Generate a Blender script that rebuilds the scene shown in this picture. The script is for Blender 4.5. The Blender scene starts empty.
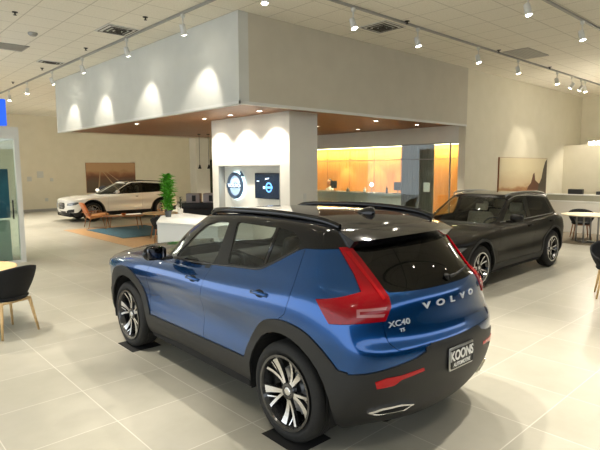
import bpy, bmesh, math, random
import numpy as np
from mathutils import Vector, Matrix
from mathutils.bvhtree import BVHTree

PI = math.pi
random.seed(7)
SC = bpy.context.scene
COL = SC.collection

# ------------------------------------------------------------------ camera
cam_data = bpy.data.cameras.new('camera')
cam_data.sensor_fit = 'HORIZONTAL'
cam_data.sensor_width = 36.0
cam_data.lens = 509.94 / 600 * 36.0
cam_data.clip_end = 200
cam = bpy.data.objects.new('camera', cam_data)
COL.objects.link(cam)
_yaw, _pit, _rol = 0.823152, 0.1106936, -0.0056091
_F = Vector((math.cos(_yaw) * math.cos(_pit), math.sin(_yaw) * math.cos(_pit), -math.sin(_pit)))
_R = Vector((math.sin(_yaw), -math.cos(_yaw), 0))
_U = _R.cross(_F)
_R2 = math.cos(_rol) * _R + math.sin(_rol) * _U
_U2 = -math.sin(_rol) * _R + math.cos(_rol) * _U
cam.matrix_world = Matrix(((_R2.x, _U2.x, -_F.x, 0), (_R2.y, _U2.y, -_F.y, 0), (_R2.z, _U2.z, -_F.z, 1.9776), (0, 0, 0, 1)))
SC.camera = cam

# ------------------------------------------------------------------ world, exposure
world = bpy.data.worlds.new('world')
world.use_nodes = True
world.node_tree.nodes['Background'].inputs[0].default_value = (0.88, 0.95, 1.0, 1)
world.node_tree.nodes['Background'].inputs[1].default_value = 1.5
SC.world = world
SC.view_settings.view_transform = 'Standard'
SC.view_settings.look = 'None'
SC.view_settings.gamma = 1.0
SC.view_settings.use_curve_mapping = False
SC.view_settings.exposure = 0.66
SC.cycles.use_denoising = True
SC.cycles.max_bounces = 8
SC.cycles.diffuse_bounces = 5
SC.cycles.glossy_bounces = 4
SC.cycles.transparent_max_bounces = 12
SC.cycles.sample_clamp_indirect = 6.0
SC.cycles.caustics_reflective = False
SC.cycles.caustics_refractive = False
WARM = (1.0, .915, .78)
def spot_light(name, loc, target, power, cone=70, blend=.6, size=.05, col=WARM, parent=None):
    l = bpy.data.lights.new(name, 'SPOT'); l.energy = power; l.spot_size = math.radians(cone); l.spot_blend = blend
    l.shadow_soft_size = size; l.color = col
    o = bpy.data.objects.new(name, l); COL.objects.link(o); o.location = loc
    d = Vector(target) - Vector(loc); o.rotation_euler = d.to_track_quat('-Z', 'Y').to_euler()
    return o
# ceiling track heads: (x, y, aim x, aim y, aim z, power, cone)
TRACK_Z = 4.42
HEADS = []
def heads():
    # track running away along x = 4.45: heads alternately wash the grey fascia and the floor
    for i, y in enumerate((7.56, 9.66, 11.97, 14.06, 16.26, 18.19, 20.3, 22.4)):
        if y < 15: HEADS.append((4.45, y, 5.02, y + .42, 2.9, 60, 66)); 
        if y > 15: HEADS.append((4.45, y, 4.2, y, 0, 520, 85))
    for y, tx in ((5.46, 4.1), (3.36, 4.2), (1.26, 4.3), (-.84, 4.4)): HEADS.append((4.45, y, tx, y - .3, 0, 350, 84))
    # track along y = 5.5
    for x, t in ((6.26, (6.5, 4.0)), (8.01, (8.3, 4.4)), (10.2, (10.4, 4.4)), (12.07, (12.6, 4.6)), (14.39, (14.6, 4.6)), (16.48, (16.6, 4.8)), (18.6, (18.9, 6.0))):
        HEADS.append((x, 5.5, t[0], t[1], 0, 200, 80))
    for x in (15.3, 16.0): HEADS.append((x + .15, 5.5, x, 6.8, 2.2, 60, 50))
    # track along y = 3.35
    for x, t, pw in ((-1.3, 2.5, 220), (3.1, 2.5, 300), (5.4, 2.3, 175), (7.59, 2.4, 175), (9.75, 2.4, 175), (11.9, 2.4, 175), (14.0, 2.4, 175), (16.2, 2.6, 175)):
        HEADS.append((x, 3.35, x + (-.6 if x < 2 else .3), t, 0, pw, 80))
    # track on the left, along x = 1.2
    for y in (9.0, 11.2, 13.4, 15.6, 17.8, 20.0): HEADS.append((1.2, y, 1.6, y - .4, 0, 330, 85))
    for x, y, ax, ay in ((.9, 3.35, .35, 3.3), (1.2, 4.75, .9, 4.9), (1.2, 6.9, 1.3, 6.9)): HEADS.append((x, y, ax, ay, 0, 330, 62))
    # unseen track added for bounce light, along y = -.2
    for x in (-1.4, .8, 5.2, 7.4, 9.6): HEADS.append((x, -.2, x + .2, .2, 0, 120, 80))
    # unseen spots added to brighten the far bay by the back wall
    for x in (7.6, 9.8, 12.0, 14.2, 16.4): HEADS.append((x, 21.6, x, 22.2, 0, 620, 90))
heads()
for k, (x, y, ax, ay, az, pw, cn) in enumerate(HEADS):
    d = (Vector((ax, ay, az)) - Vector((x, y, TRACK_Z - .2))).normalized()
    spot_light('track_light', tuple(Vector((x, y, TRACK_Z - .2)) + d * .10), (ax, ay, az), pw, cn)


# ------------------------------------------------------------------ materials
def srgb(h):
    if isinstance(h, str):
        h = [int(h[i:i + 2], 16) / 255 for i in (0, 2, 4)]
    return tuple((c / 12.92 if c <= .04045 else ((c + .055) / 1.055) ** 2.4) for c in h) + (1,)

def mat(name, col, rough=.5, metal=0., coat=0., emis=None, estr=0., spec=.5):
    m = bpy.data.materials.new(name)
    m.use_nodes = True
    b = m.node_tree.nodes['Principled BSDF']
    b.inputs['Base Color'].default_value = srgb(col) if isinstance(col, str) else tuple(col) + (1,)
    b.inputs['Roughness'].default_value = rough
    b.inputs['Metallic'].default_value = metal
    b.inputs['Specular IOR Level'].default_value = spec
    b.inputs['Coat Weight'].default_value = coat
    b.inputs['Coat Roughness'].default_value = .03
    if emis:
        b.inputs['Emission Color'].default_value = srgb(emis) if isinstance(emis, str) else tuple(emis) + (1,)
        b.inputs['Emission Strength'].default_value = estr
    return m

def noise_tint(m, c1, c2, scale=8., detail=3., stretch=None, bump=0., rough=None):
    """procedural colour variation between c1 and c2 in object space"""
    nt = m.node_tree; N = nt.nodes; L = nt.links; b = N['Principled BSDF']
    tc = N.new('ShaderNodeTexCoord'); mp = N.new('ShaderNodeMapping'); nz = N.new('ShaderNodeTexNoise'); cr = N.new('ShaderNodeValToRGB')
    L.new(tc.outputs['Object'], mp.inputs[0]); L.new(mp.outputs[0], nz.inputs['Vector'])
    if stretch: mp.inputs['Scale'].default_value = stretch
    nz.inputs['Scale'].default_value = scale; nz.inputs['Detail'].default_value = detail
    cr.color_ramp.elements[0].position = .3; cr.color_ramp.elements[1].position = .7
    cr.color_ramp.elements[0].color = srgb(c1); cr.color_ramp.elements[1].color = srgb(c2)
    L.new(nz.outputs[0], cr.inputs[0]); L.new(cr.outputs[0], b.inputs['Base Color'])
    if bump:
        bp = N.new('ShaderNodeBump'); bp.inputs['Strength'].default_value = bump; bp.inputs['Distance'].default_value = .002
        L.new(nz.outputs[0], bp.inputs['Height']); L.new(bp.outputs[0], b.inputs['Normal'])
    return m

def glass_mat(name, tint, refl=.05, gloss_rough=.0):
    m = bpy.data.materials.new(name); m.use_nodes = True
    nt = m.node_tree; N = nt.nodes; L = nt.links; N.clear()
    out = N.new('ShaderNodeOutputMaterial'); mix = N.new('ShaderNodeMixShader'); fr = N.new('ShaderNodeMath'); lw = N.new('ShaderNodeLayerWeight'); pw = N.new('ShaderNodeMath')
    tr = N.new('ShaderNodeBsdfTransparent'); gl = N.new('ShaderNodeBsdfGlossy')
    lw.inputs[0].default_value = .5; pw.operation = 'POWER'; pw.inputs[1].default_value = 5; L.new(lw.outputs['Facing'], pw.inputs[0]); fr.operation = 'MULTIPLY_ADD'; L.new(pw.outputs[0], fr.inputs[0]); fr.inputs[1].default_value = .6; fr.inputs[2].default_value = refl; tr.inputs[0].default_value = tuple(tint) + (1,); gl.inputs['Roughness'].default_value = gloss_rough
    gl.inputs[0].default_value = (1, 1, 1, 1)
    L.new(fr.outputs[0], mix.inputs[0]); L.new(tr.outputs[0], mix.inputs[1]); L.new(gl.outputs[0], mix.inputs[2]); L.new(mix.outputs[0], out.inputs[0])
    return m

M = {}
def paint(name, col, metal, rough=.32):
    m = mat(name, col, rough, metal, coat=1.0)
    nt = m.node_tree; N = nt.nodes; L = nt.links; b = N['Principled BSDF']
    tc = N.new('ShaderNodeTexCoord'); nz = N.new('ShaderNodeTexNoise'); bp = N.new('ShaderNodeBump')
    nz.inputs['Scale'].default_value = 900; L.new(tc.outputs['Object'], nz.inputs['Vector'])
    bp.inputs['Strength'].default_value = .04; bp.inputs['Distance'].default_value = .0004
    L.new(nz.outputs[0], bp.inputs['Height']); L.new(bp.outputs[0], b.inputs['Normal'])
    return m
M['blue'] = paint('blue_metallic_paint', (0.0005, 0.064, 0.24), .8, .2)
M['blackpaint'] = paint('black_metallic_paint', (0.004, 0.0033, 0.0025), 0, .4)
M['blackpaint'].node_tree.nodes['Principled BSDF'].inputs['Specular IOR Level'].default_value = .1; M['blackpaint'].node_tree.nodes['Principled BSDF'].inputs['Coat Weight'].default_value = .33
M['whitepaint'] = paint('white_pearl_paint', (0.86, 0.85, 0.81), .0, .3)
M['gloss'] = mat('gloss_black', (0.004, 0.004, 0.005), .10, 0, coat=.5, spec=.2)
M['gap'] = mat('dark_recess', (0.004, 0.004, 0.004), .9)
M['clad'] = noise_tint(mat('matt_charcoal_plastic', '151617', .5), '121314', '18191a', 120, 2, None, .1)
M['tyre'] = noise_tint(mat('tyre_rubber', '151515', .75), '121212', '1b1b1a', 60, 2, None, .2)
M['alloy'] = mat('machined_alloy', (0.72, 0.72, 0.73), .22, 1.)
M['darkalloy'] = mat('black_wheel_paint', (0.012, 0.012, 0.013), .25, 0, coat=.8)
M['badge'] = mat('satin_badge_metal', (0.62, 0.64, 0.68), .38, .5)
M['steel'] = mat('brushed_steel', (0.45, 0.45, 0.46), .3, 1.)
M['darkmirror'] = mat('mirror_glass', (0.10, 0.10, 0.11), .05, 1.)  # tint darkened to stand in for a dark reflection
M['chrome'] = mat('chrome', (0.85, 0.85, 0.86), .06, 1.)
M['glass_dark'] = glass_mat('privacy_glass', (.022, .024, .026), .04)
M['glass_side'] = glass_mat('tinted_side_glass', (.55, .60, .57))
M['glass_clear'] = glass_mat('clear_glass', (.88, .93, .90))
M['red'] = mat('red_lamp_plastic', (0.27, 0.0, 0.005), .16, 0, coat=.35, spec=.25)
M['redbright'] = mat('bright_red_reflector', (0.42, 0.002, 0.006), .2, 0, coat=.3, spec=.25)
M['redsmoke'] = mat('pale_lamp_insert', (0.40, 0.14, 0.14), .2, 0, coat=.3)
M['cabin'] = noise_tint(mat('black_cabin_trim', '0b0b0c', .8), '09090a', '101011', 60, 2)
M['leather'] = noise_tint(mat('charcoal_leather', '0c0c0d', .55), '0a0a0b', '101011', 30, 2, None, .2)
M['tan'] = noise_tint(mat('cream_leather', 'b3a58c', .5), 'a89a82', 'bdb096', 30, 2, None, .2)
M['lens'] = mat('headlamp_lens', (0.14, 0.15, 0.16), .12, .6, coat=.6)
M['whiteemit'] = mat('fill_panel_glow', (1, 1, 1), .4, emis=(1, .93, .8), estr=14)

# ------------------------------------------------------------------ mesh helpers
def newbm(): return bmesh.new()

def box(bm, x0, x1, y0, y1, z0, z1, mtx=None, mi=0):
    vs = [bm.verts.new((x, y, z)) for z in (z0, z1) for (x, y) in ((x0, y0), (x1, y0), (x1, y1), (x0, y1))]
    if mtx is not None:
        for v in vs: v.co = mtx @ v.co
    fs = []
    for f in ((3, 2, 1, 0), (4, 5, 6, 7), (0, 1, 5, 4), (1, 2, 6, 5), (2, 3, 7, 6), (3, 0, 4, 7)):
        q = bm.faces.new([vs[i] for i in f]); q.material_index = mi; fs.append(q)
    return fs

def rbox(bm, x0, x1, y0, y1, z0, z1, r=.01, seg=2, mtx=None, mi=0):
    t = bmesh.new(); box(t, x0, x1, y0, y1, z0, z1)
    bmesh.ops.bevel(t, geom=t.edges[:], offset=r, segments=seg, profile=.5, affect='EDGES')
    merge(bm, t, mtx, mi)

def merge(bm, t, mtx=None, mi=None):
    mp = {}
    for v in t.verts: mp[v] = bm.verts.new(mtx @ v.co if mtx is not None else v.co)
    for f in t.faces:
        try: q = bm.faces.new([mp[v] for v in f.verts])
        except ValueError: continue
        q.material_index = f.material_index if mi is None else mi
        q.smooth = f.smooth
    t.free()

def frame_of(d):
    d = d.normalized()
    a = Vector((0, 0, 1)) if abs(d.z) < .9 else Vector((1, 0, 0))
    u = d.cross(a).normalized(); w = d.cross(u)
    return u, w

def tube(bm, pts, rad, n=10, closed=False, caps=True, mi=0, up=None, sx=1., sy=1.):
    """tube through pts; rad is a number or a list; sx, sy flatten the section"""
    pts = [Vector(p) for p in pts]; m = len(pts); rings = []; u = None
    for i, p in enumerate(pts):
        a = pts[i - 1] if (i > 0 or closed) else p
        b = pts[(i + 1) % m] if (i < m - 1 or closed) else p
        d = (b - a)
        if d.length < 1e-9: d = Vector((0, 0, 1))
        d.normalize()
        if u is None:
            if up is not None: w = (Vector(up) - d * d.dot(Vector(up))).normalized(); u = w.cross(d)
            else: u, w = frame_of(d)
        else:
            u = (u - d * d.dot(u)).normalized(); w = d.cross(u)
        r = rad[i] if isinstance(rad, (list, tuple)) else rad
        rings.append([bm.verts.new(p + (u * math.cos(2 * PI * k / n) * sx + w * math.sin(2 * PI * k / n) * sy) * r) for k in range(n)])
    for i in range(m if closed else m - 1):
        A, B = rings[i], rings[(i + 1) % m]
        for k in range(n):
            f = bm.faces.new([A[k], A[(k + 1) % n], B[(k + 1) % n], B[k]]); f.smooth = True; f.material_index = mi
    if caps and not closed:
        f = bm.faces.new(rings[0][::-1]); f.material_index = mi
        f = bm.faces.new(rings[-1]); f.material_index = mi

def cyl(bm, p0, p1, r0, r1=None, n=24, caps=True, mi=0):
    tube(bm, [p0, p1], [r0, r0 if r1 is None else r1], n, caps=caps, mi=mi)

def lathe(bm, prof, n=48, mtx=None, close=False, mi=0, smooth=True):
    """prof: (r, z) pairs turned round the z axis"""
    rings = []
    for r, z in prof:
        if r < 1e-6: rings.append([bm.verts.new((0, 0, z))])
        else: rings.append([bm.verts.new((r * math.cos(2 * PI * k / n), r * math.sin(2 * PI * k / n), z)) for k in range(n)])
    if mtx is not None:
        for R in rings:
            for v in R: v.co = mtx @ v.co
    m = len(rings)
    for i in range(m if close else m - 1):
        A, B = rings[i], rings[(i + 1) % m]
        for k in range(n):
            if len(A) == 1 and len(B) == 1: continue
            if len(A) == 1: q = [A[0], B[(k + 1) % n], B[k]]
            elif len(B) == 1: q = [A[k], A[(k + 1) % n], B[0]]
            else: q = [A[k], A[(k + 1) % n], B[(k + 1) % n], B[k]]
            f = bm.faces.new(q); f.smooth = smooth; f.material_index = mi

def prism(bm, poly, z0, z1, mtx=None, mi=0, side_mi=None):
    """extrude an (x, y) outline from z0 to z1"""
    a = [bm.verts.new((x, y, z0)) for x, y in poly]; b = [bm.verts.new((x, y, z1)) for x, y in poly]
    if mtx is not None:
        for v in a + b: v.co = mtx @ v.co
    n = len(poly)
    f = bm.faces.new(a[::-1]); f.material_index = mi if side_mi is None else side_mi
    f = bm.faces.new(b); f.material_index = mi
    for k in range(n):
        f = bm.faces.new([a[k], a[(k + 1) % n], b[(k + 1) % n], b[k]]); f.material_index = mi if side_mi is None else side_mi

def obj(name, bm, mats, parent=None, smooth=None, recalc=True, loc=None, auto=None):
    if recalc: bmesh.ops.recalc_face_normals(bm, faces=bm.faces[:])
    if smooth is not None:
        for f in bm.faces: f.smooth = smooth
    if auto is not None:
        for e in bm.edges:
            if len(e.link_faces) == 2 and e.calc_face_angle(0) > auto: e.smooth = False
        for f in bm.faces: f.smooth = True
    me = bpy.data.meshes.new(name); bm.to_mesh(me); bm.free()
    for m in (mats if isinstance(mats, (list, tuple)) else [mats]): me.materials.append(m)
    o = bpy.data.objects.new(name, me); COL.objects.link(o)
    if parent is not None: o.parent = parent
    if loc: o.location = loc
    return o

def empty(name, loc=(0, 0, 0), rz=0, parent=None):
    o = bpy.data.objects.new(name, None); COL.objects.link(o); o.location = loc; o.rotation_euler = (0, 0, rz)
    o.empty_display_size = .2
    if parent is not None: o.parent = parent
    return o

def tag(o, label=None, cat=None, group=None, kind=None):
    if label: o['label'] = label
    if cat: o['category'] = cat
    if group: o['group'] = group
    if kind: o['kind'] = kind
    return o

def copy_tree(o, parent=None, name=None):
    c = o.copy(); COL.objects.link(c); c.parent = parent
    for ch in list(o.children): copy_tree(ch, c)
    return c

def text_obj(name, body, size, m, parent, mtx, depth=.004, align='CENTER', sx=1., bold=0.):
    cu = bpy.data.curves.new(name, 'FONT'); cu.body = body; cu.size = size; cu.extrude = depth; cu.align_x = align; cu.align_y = 'CENTER'
    cu.offset = bold; cu.space_character = 1.0
    t = bpy.data.objects.new(name, cu); COL.objects.link(t); cu.materials.append(m)
    t.matrix_world = mtx @ Matrix.Diagonal((sx, 1, 1, 1))
    dg = bpy.context.evaluated_depsgraph_get(); me = bpy.data.meshes.new_from_object(t.evaluated_get(dg)); me.name = name
    mw = mtx @ Matrix.Diagonal((sx, 1, 1, 1)); bpy.data.objects.remove(t); bpy.data.curves.remove(cu)
    me.transform(mw)
    o = bpy.data.objects.new(name, me); COL.objects.link(o)
    if parent is not None: o.parent = parent
    return o
# ------------------------------------------------------------------ car bodies
def bs_matrix(n, sub, lo, hi):
    """rows evaluating a uniform cubic B-spline at n-1 intervals x sub; lo/hi: 'mirror' or 'open' end ghosts. returns (E, ghost builder)"""
    ts = np.linspace(0, n - 1, (n - 1) * sub + 1)
    E = np.zeros((len(ts), n + 2))
    for r, t in enumerate(ts):
        i = min(int(t), n - 2); u = t - i
        w = [(1 - u) ** 3 / 6, (3 * u ** 3 - 6 * u ** 2 + 4) / 6, (-3 * u ** 3 + 3 * u ** 2 + 3 * u + 1) / 6, u ** 3 / 6]
        for k in range(4): E[r, i + k] += w[k]
    return E

def extend(C, lo, hi, axis):
    C = np.moveaxis(C, axis, 0)
    flip = np.array([1, -1, 1.])
    g0 = C[1] * flip if lo == 'mirror' else 2 * C[0] - C[1]
    g1 = C[-2] * flip if hi == 'mirror' else 2 * C[-1] - C[-2]
    return np.moveaxis(np.concatenate([g0[None], C, g1[None]], 0), 0, axis)

def surf(target, sub, fit=3):
    T = np.array(target, float); C = T.copy(); n, m = T.shape[:2]
    def ev(C, s):
        X = extend(extend(C, 'open', 'mirror', 0), 'mirror', 'mirror', 1)
        return np.einsum('ri,sj,ijk->rsk', bs_matrix(n, s, 0, 0), bs_matrix(m, s, 0, 0), X)
    for _ in range(fit):
        C = C + .8 * (T - ev(C, 1))
        C[:, 0, 1] = 0; C[:, -1, 1] = 0; C[-1, :, 1] = 0
    return ev(C, sub)

PROJ = {'side': (Vector((1, 0, 0)), Vector((0, 0, 1)), Vector((0, 1, 0))),
        'rear': (Vector((0, 1, 0)), Vector((0, 0, 1)), Vector((-1, 0, 0))),
        'front': (Vector((0, 1, 0)), Vector((0, 0, 1)), Vector((1, 0, 0))),
        'diag': (Vector((.7071, .7071, 0)), Vector((0, 0, 1)), Vector((-.7071, .7071, 0))),
        'fdiag': (Vector((.7071, -.7071, 0)), Vector((0, 0, 1)), Vector((.7071, .7071, 0))),
        'top': (Vector((1, 0, 0)), Vector((0, 1, 0)), Vector((0, 0, 1)))}

def inside(poly, x, y):
    c = False; n = len(poly); j = n - 1
    for i in range(n):
        xi, yi = poly[i]; xj, yj = poly[j]
        if (yi > y) != (yj > y) and x < (xj - xi) * (y - yi) / (yj - yi) + xi: c = not c
        j = i
    return c

def rounded(poly, r=.03, n=3):
    out = []; m = len(poly)
    for i in range(m):
        p = Vector(poly[i]); a = Vector(poly[i - 1]) - p; b = Vector(poly[(i + 1) % m]) - p
        k = min(r, a.length * .45, b.length * .45)
        A = p + a.normalized() * k; B = p + b.normalized() * k
        for s in range(n + 1):
            t = s / n; q = A * (1 - t) ** 2 + p * 2 * t * (1 - t) + B * t * t; out.append((q.x, q.y))
    return out

def cut(bm, poly, proj, closed=True, lim=None):
    U, V, D = PROJ[proj]
    xs = [p[0] for p in poly]; ys = [p[1] for p in poly]
    bx0, bx1, by0, by1 = min(xs), max(xs), min(ys), max(ys)
    bm.faces.ensure_lookup_table()
    def ok(f):
        if f.normal.dot(D) < .02: return False
        if lim and not lim(f.calc_center_median()): return False
        return True
    cand = []
    for f in bm.faces:
        us = [v.co.dot(U) for v in f.verts]; vs = [v.co.dot(V) for v in f.verts]
        if max(us) < bx0 or min(us) > bx1 or max(vs) < by0 or min(vs) > by1: continue
        if ok(f): cand.append(f)
    cand = set(cand)
    n = len(poly)
    for i in range(n if closed else n - 1):
        a = poly[i]; b = poly[(i + 1) % n]
        ax, ay, cx, cy = min(a[0], b[0]) - 1e-4, min(a[1], b[1]) - 1e-4, max(a[0], b[0]) + 1e-4, max(a[1], b[1]) + 1e-4
        sel = []
        dx, dy = b[0] - a[0], b[1] - a[1]
        ln = math.hypot(dx, dy)
        if ln < 1e-6: continue
        for f in cand:
            if not f.is_valid: continue
            us = [v.co.dot(U) for v in f.verts]; vs = [v.co.dot(V) for v in f.verts]
            if max(us) < ax or min(us) > cx or max(vs) < ay or min(vs) > cy: continue
            s = [(-(u - a[0]) * dy + (v - a[1]) * dx) for u, v in zip(us, vs)]
            if max(s) < 1e-7 * ln or min(s) > -1e-7 * ln: continue
            sel.append(f)
        if not sel: continue
        geom = set(sel)
        for f in sel: geom.update(f.edges); geom.update(f.verts)
        no = (U * -dy + V * dx).normalized()
        r = bmesh.ops.bisect_plane(bm, geom=list(geom), plane_co=U * a[0] + V * a[1], plane_no=no, dist=1e-6)
        cand = {f for f in cand if f.is_valid}
        for g in r['geom']:
            if isinstance(g, bmesh.types.BMFace): cand.add(g)
        for f in list(sel):
            if f.is_valid: cand.add(f)
    return

class Body:
    """half body surface (left side) cut along outlines into named pieces"""
    def __init__(s, rings, sub=6):
        P = surf(rings, sub); s.P = P
        bm = bmesh.new(); R, S = P.shape[:2]
        P[:, 0, 1] = 0; P[:, -1, 1] = 0; P[-1, :, 1] = 0
        vs = [[bm.verts.new(P[i, j]) for j in range(S)] for i in range(R)]
        for i in range(R - 1):
            for j in range(S - 1):
                q = bm.faces.new([vs[i][j], vs[i + 1][j], vs[i + 1][j + 1], vs[i][j + 1]]); q.smooth = True
        bmesh.ops.remove_doubles(bm, verts=bm.verts[:], dist=1e-5)
        bm.normal_update()
        f = max(bm.faces, key=lambda f: f.calc_center_median().y)
        if f.normal.y < 0: bmesh.ops.reverse_faces(bm, faces=bm.faces[:])
        bm.normal_update()
        s.bm = bm; s.bvh = BVHTree.FromBMesh(bm)
        s.vn = {}
        bm.faces.ensure_lookup_table()
        s.base_faces = [([v.co.copy() for v in f.verts], [v.normal.copy() for v in f.verts]) for f in bm.faces]
        for vl in s.base_faces:
            for k, (c, n) in enumerate(zip(*vl)):
                if abs(c.y) < 1e-6: n.y = 0; n.normalize()
    def normal(s, co):
        loc, nor, idx, d = s.bvh.find_nearest(Vector((co.x, abs(co.y), co.z)))
        if idx is None: return Vector((0, 0, 1))
        cs, ns = s.base_faces[idx]
        w = [1 / ((c - loc).length_squared + 1e-8) for c in cs]
        n = Vector((0, 0, 0))
        for a, b in zip(w, ns): n += b * a
        n.normalize()
        if co.y < -1e-6: n.y = -n.y
        return n
    def classify(s, regions):
        """regions: (name, proj, polygon, limit) first match wins; returns {name: [faces]}"""
        for nm, pr, poly, lim in regions: cut(s.bm, poly, pr, True, lim)
        s.bm.normal_update()
        out = {}
        for f in s.bm.faces:
            c = f.calc_center_median(); n = f.normal; who = 'body'
            for nm, pr, poly, lim in regions:
                U, V, D = PROJ[pr]
                if n.dot(D) < .02: continue
                if lim and not lim(c): continue
                if inside(poly, c.dot(U), c.dot(V)): who = nm; break
            out.setdefault(who, []).append(f)
        s.parts = out
        return out
    def piece(s, names, off=0., flange=.012, gap=.0022, side=0, center=False):
        """bmesh of pieces; side 0 both halves welded, +1 left only, -1 right only"""
        t = bmesh.new(); mp = {}
        faces = [f for n in names for f in s.parts.get(n, [])]
        for f in faces:
            for v in f.verts:
                if v not in mp: mp[v] = t.verts.new(v.co)
            try: q = t.faces.new([mp[v] for v in f.verts]); q.smooth = True
            except ValueError: pass
        for v in t.verts: v.normal = s.normal(v.co)
        t.normal_update()
        nor = {v: s.normal(v.co) for v in t.verts}
        if off:
            for v in t.verts:
                n = nor[v]; v.co += n * off
                if abs(v.co.y) < abs(off) * 1.5 and abs(n.y) < .2: pass
        # gap
        bed = [e for e in t.edges if len(e.link_faces) == 1 and not (abs(e.verts[0].co.y) < 1e-4 and abs(e.verts[1].co.y) < 1e-4)]
        if gap:
            mv = {}
            for e in bed:
                f = e.link_faces[0]; c = f.calc_center_median()
                m = (e.verts[0].co + e.verts[1].co) / 2; d = e.verts[1].co - e.verts[0].co
                if d.length < 1e-7: continue
                d.normalize(); k = (c - m); k -= d * k.dot(d)
                if k.length < 1e-7: continue
                k.normalize()
                for v in e.verts: mv.setdefault(v, []).append(k)
            for v, ks in mv.items():
                k = sum(ks, Vector((0, 0, 0)))
                if k.length < .2: continue
                k.normalize()
                if abs(v.co.y) < 1e-4: k.y = 0
                v.co += k * gap
        if flange:
            done = {}
            for e in bed:
                q = []
                for v in e.verts:
                    if v not in done:
                        a = t.verts.new(v.co); b = t.verts.new(v.co - nor[v] * flange); done[v] = (a, b)
                    q.append(done[v])
                try: t.faces.new([q[0][0], q[1][0], q[1][1], q[0][1]])
                except ValueError: pass
        keep = set(nor)
        nm = {}
        if side <= 0:
            m = bmesh.new(); r = {}
            for v in t.verts: r[v] = m.verts.new((v.co.x, -v.co.y, v.co.z)); 
            for f in t.faces:
                q = m.faces.new([r[v] for v in f.verts][::-1]); q.smooth = f.smooth
            if side == 0:
                mm = {}
                for v in m.verts: mm[v] = t.verts.new(v.co)
                for f in m.faces:
                    q = t.faces.new([mm[v] for v in f.verts]); q.smooth = f.smooth
                for v in r:
                    if v in keep: keep = keep | {mm[r[v]]}
                m.free()
                # weld only the centre line
                cl = [v for v in t.verts if abs(v.co.y) < 2e-4]
                bmesh.ops.remove_doubles(t, verts=cl, dist=3e-4)
                s._keep = [v.is_valid and v in keep for v in t.verts]
            else:
                t.free(); t = m; s._keep = [True] * len(t.verts)
                s._keep = [ (v in {r[k] for k in []}) or True for v in t.verts]
                smo = {v for f in t.faces if f.smooth for v in f.verts}
                s._keep = [v in smo for v in t.verts]
                return t
        smo = {v for f in t.faces if f.smooth for v in f.verts}
        s._keep = [v in smo for v in t.verts]
        return t
    def part(s, name, names, m, parent, off=0., flange=.012, gap=.0022, side=0):
        t = s.piece(names, off, flange, gap, side)
        keep = s._keep
        me = bpy.data.meshes.new(name); t.verts.index_update(); t.to_mesh(me)
        ns = []
        for v, k in zip(t.verts, keep):
            ns.append(tuple(s.normal(v.co)) if k else (0, 0, 0))
        t.free()
        me.materials.append(m)
        me.normals_split_custom_set_from_vertices(ns)
        o = bpy.data.objects.new(name, me); COL.objects.link(o); o.parent = parent
        return o
    def hit(s, proj, u, v, side=1):
        U, V, D = PROJ[proj]
        o = U * u + V * v + D * 6
        loc, n, i, d = s.bvh.ray_cast(o, -D)
        return loc, n

def circle2(cx, cy, r, a0=0, a1=360, n=28):
    return [(cx + r * math.cos(math.radians(a0 + (a1 - a0) * k / n)), cy + r * math.sin(math.radians(a0 + (a1 - a0) * k / n))) for k in range(n + 1)]

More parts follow.
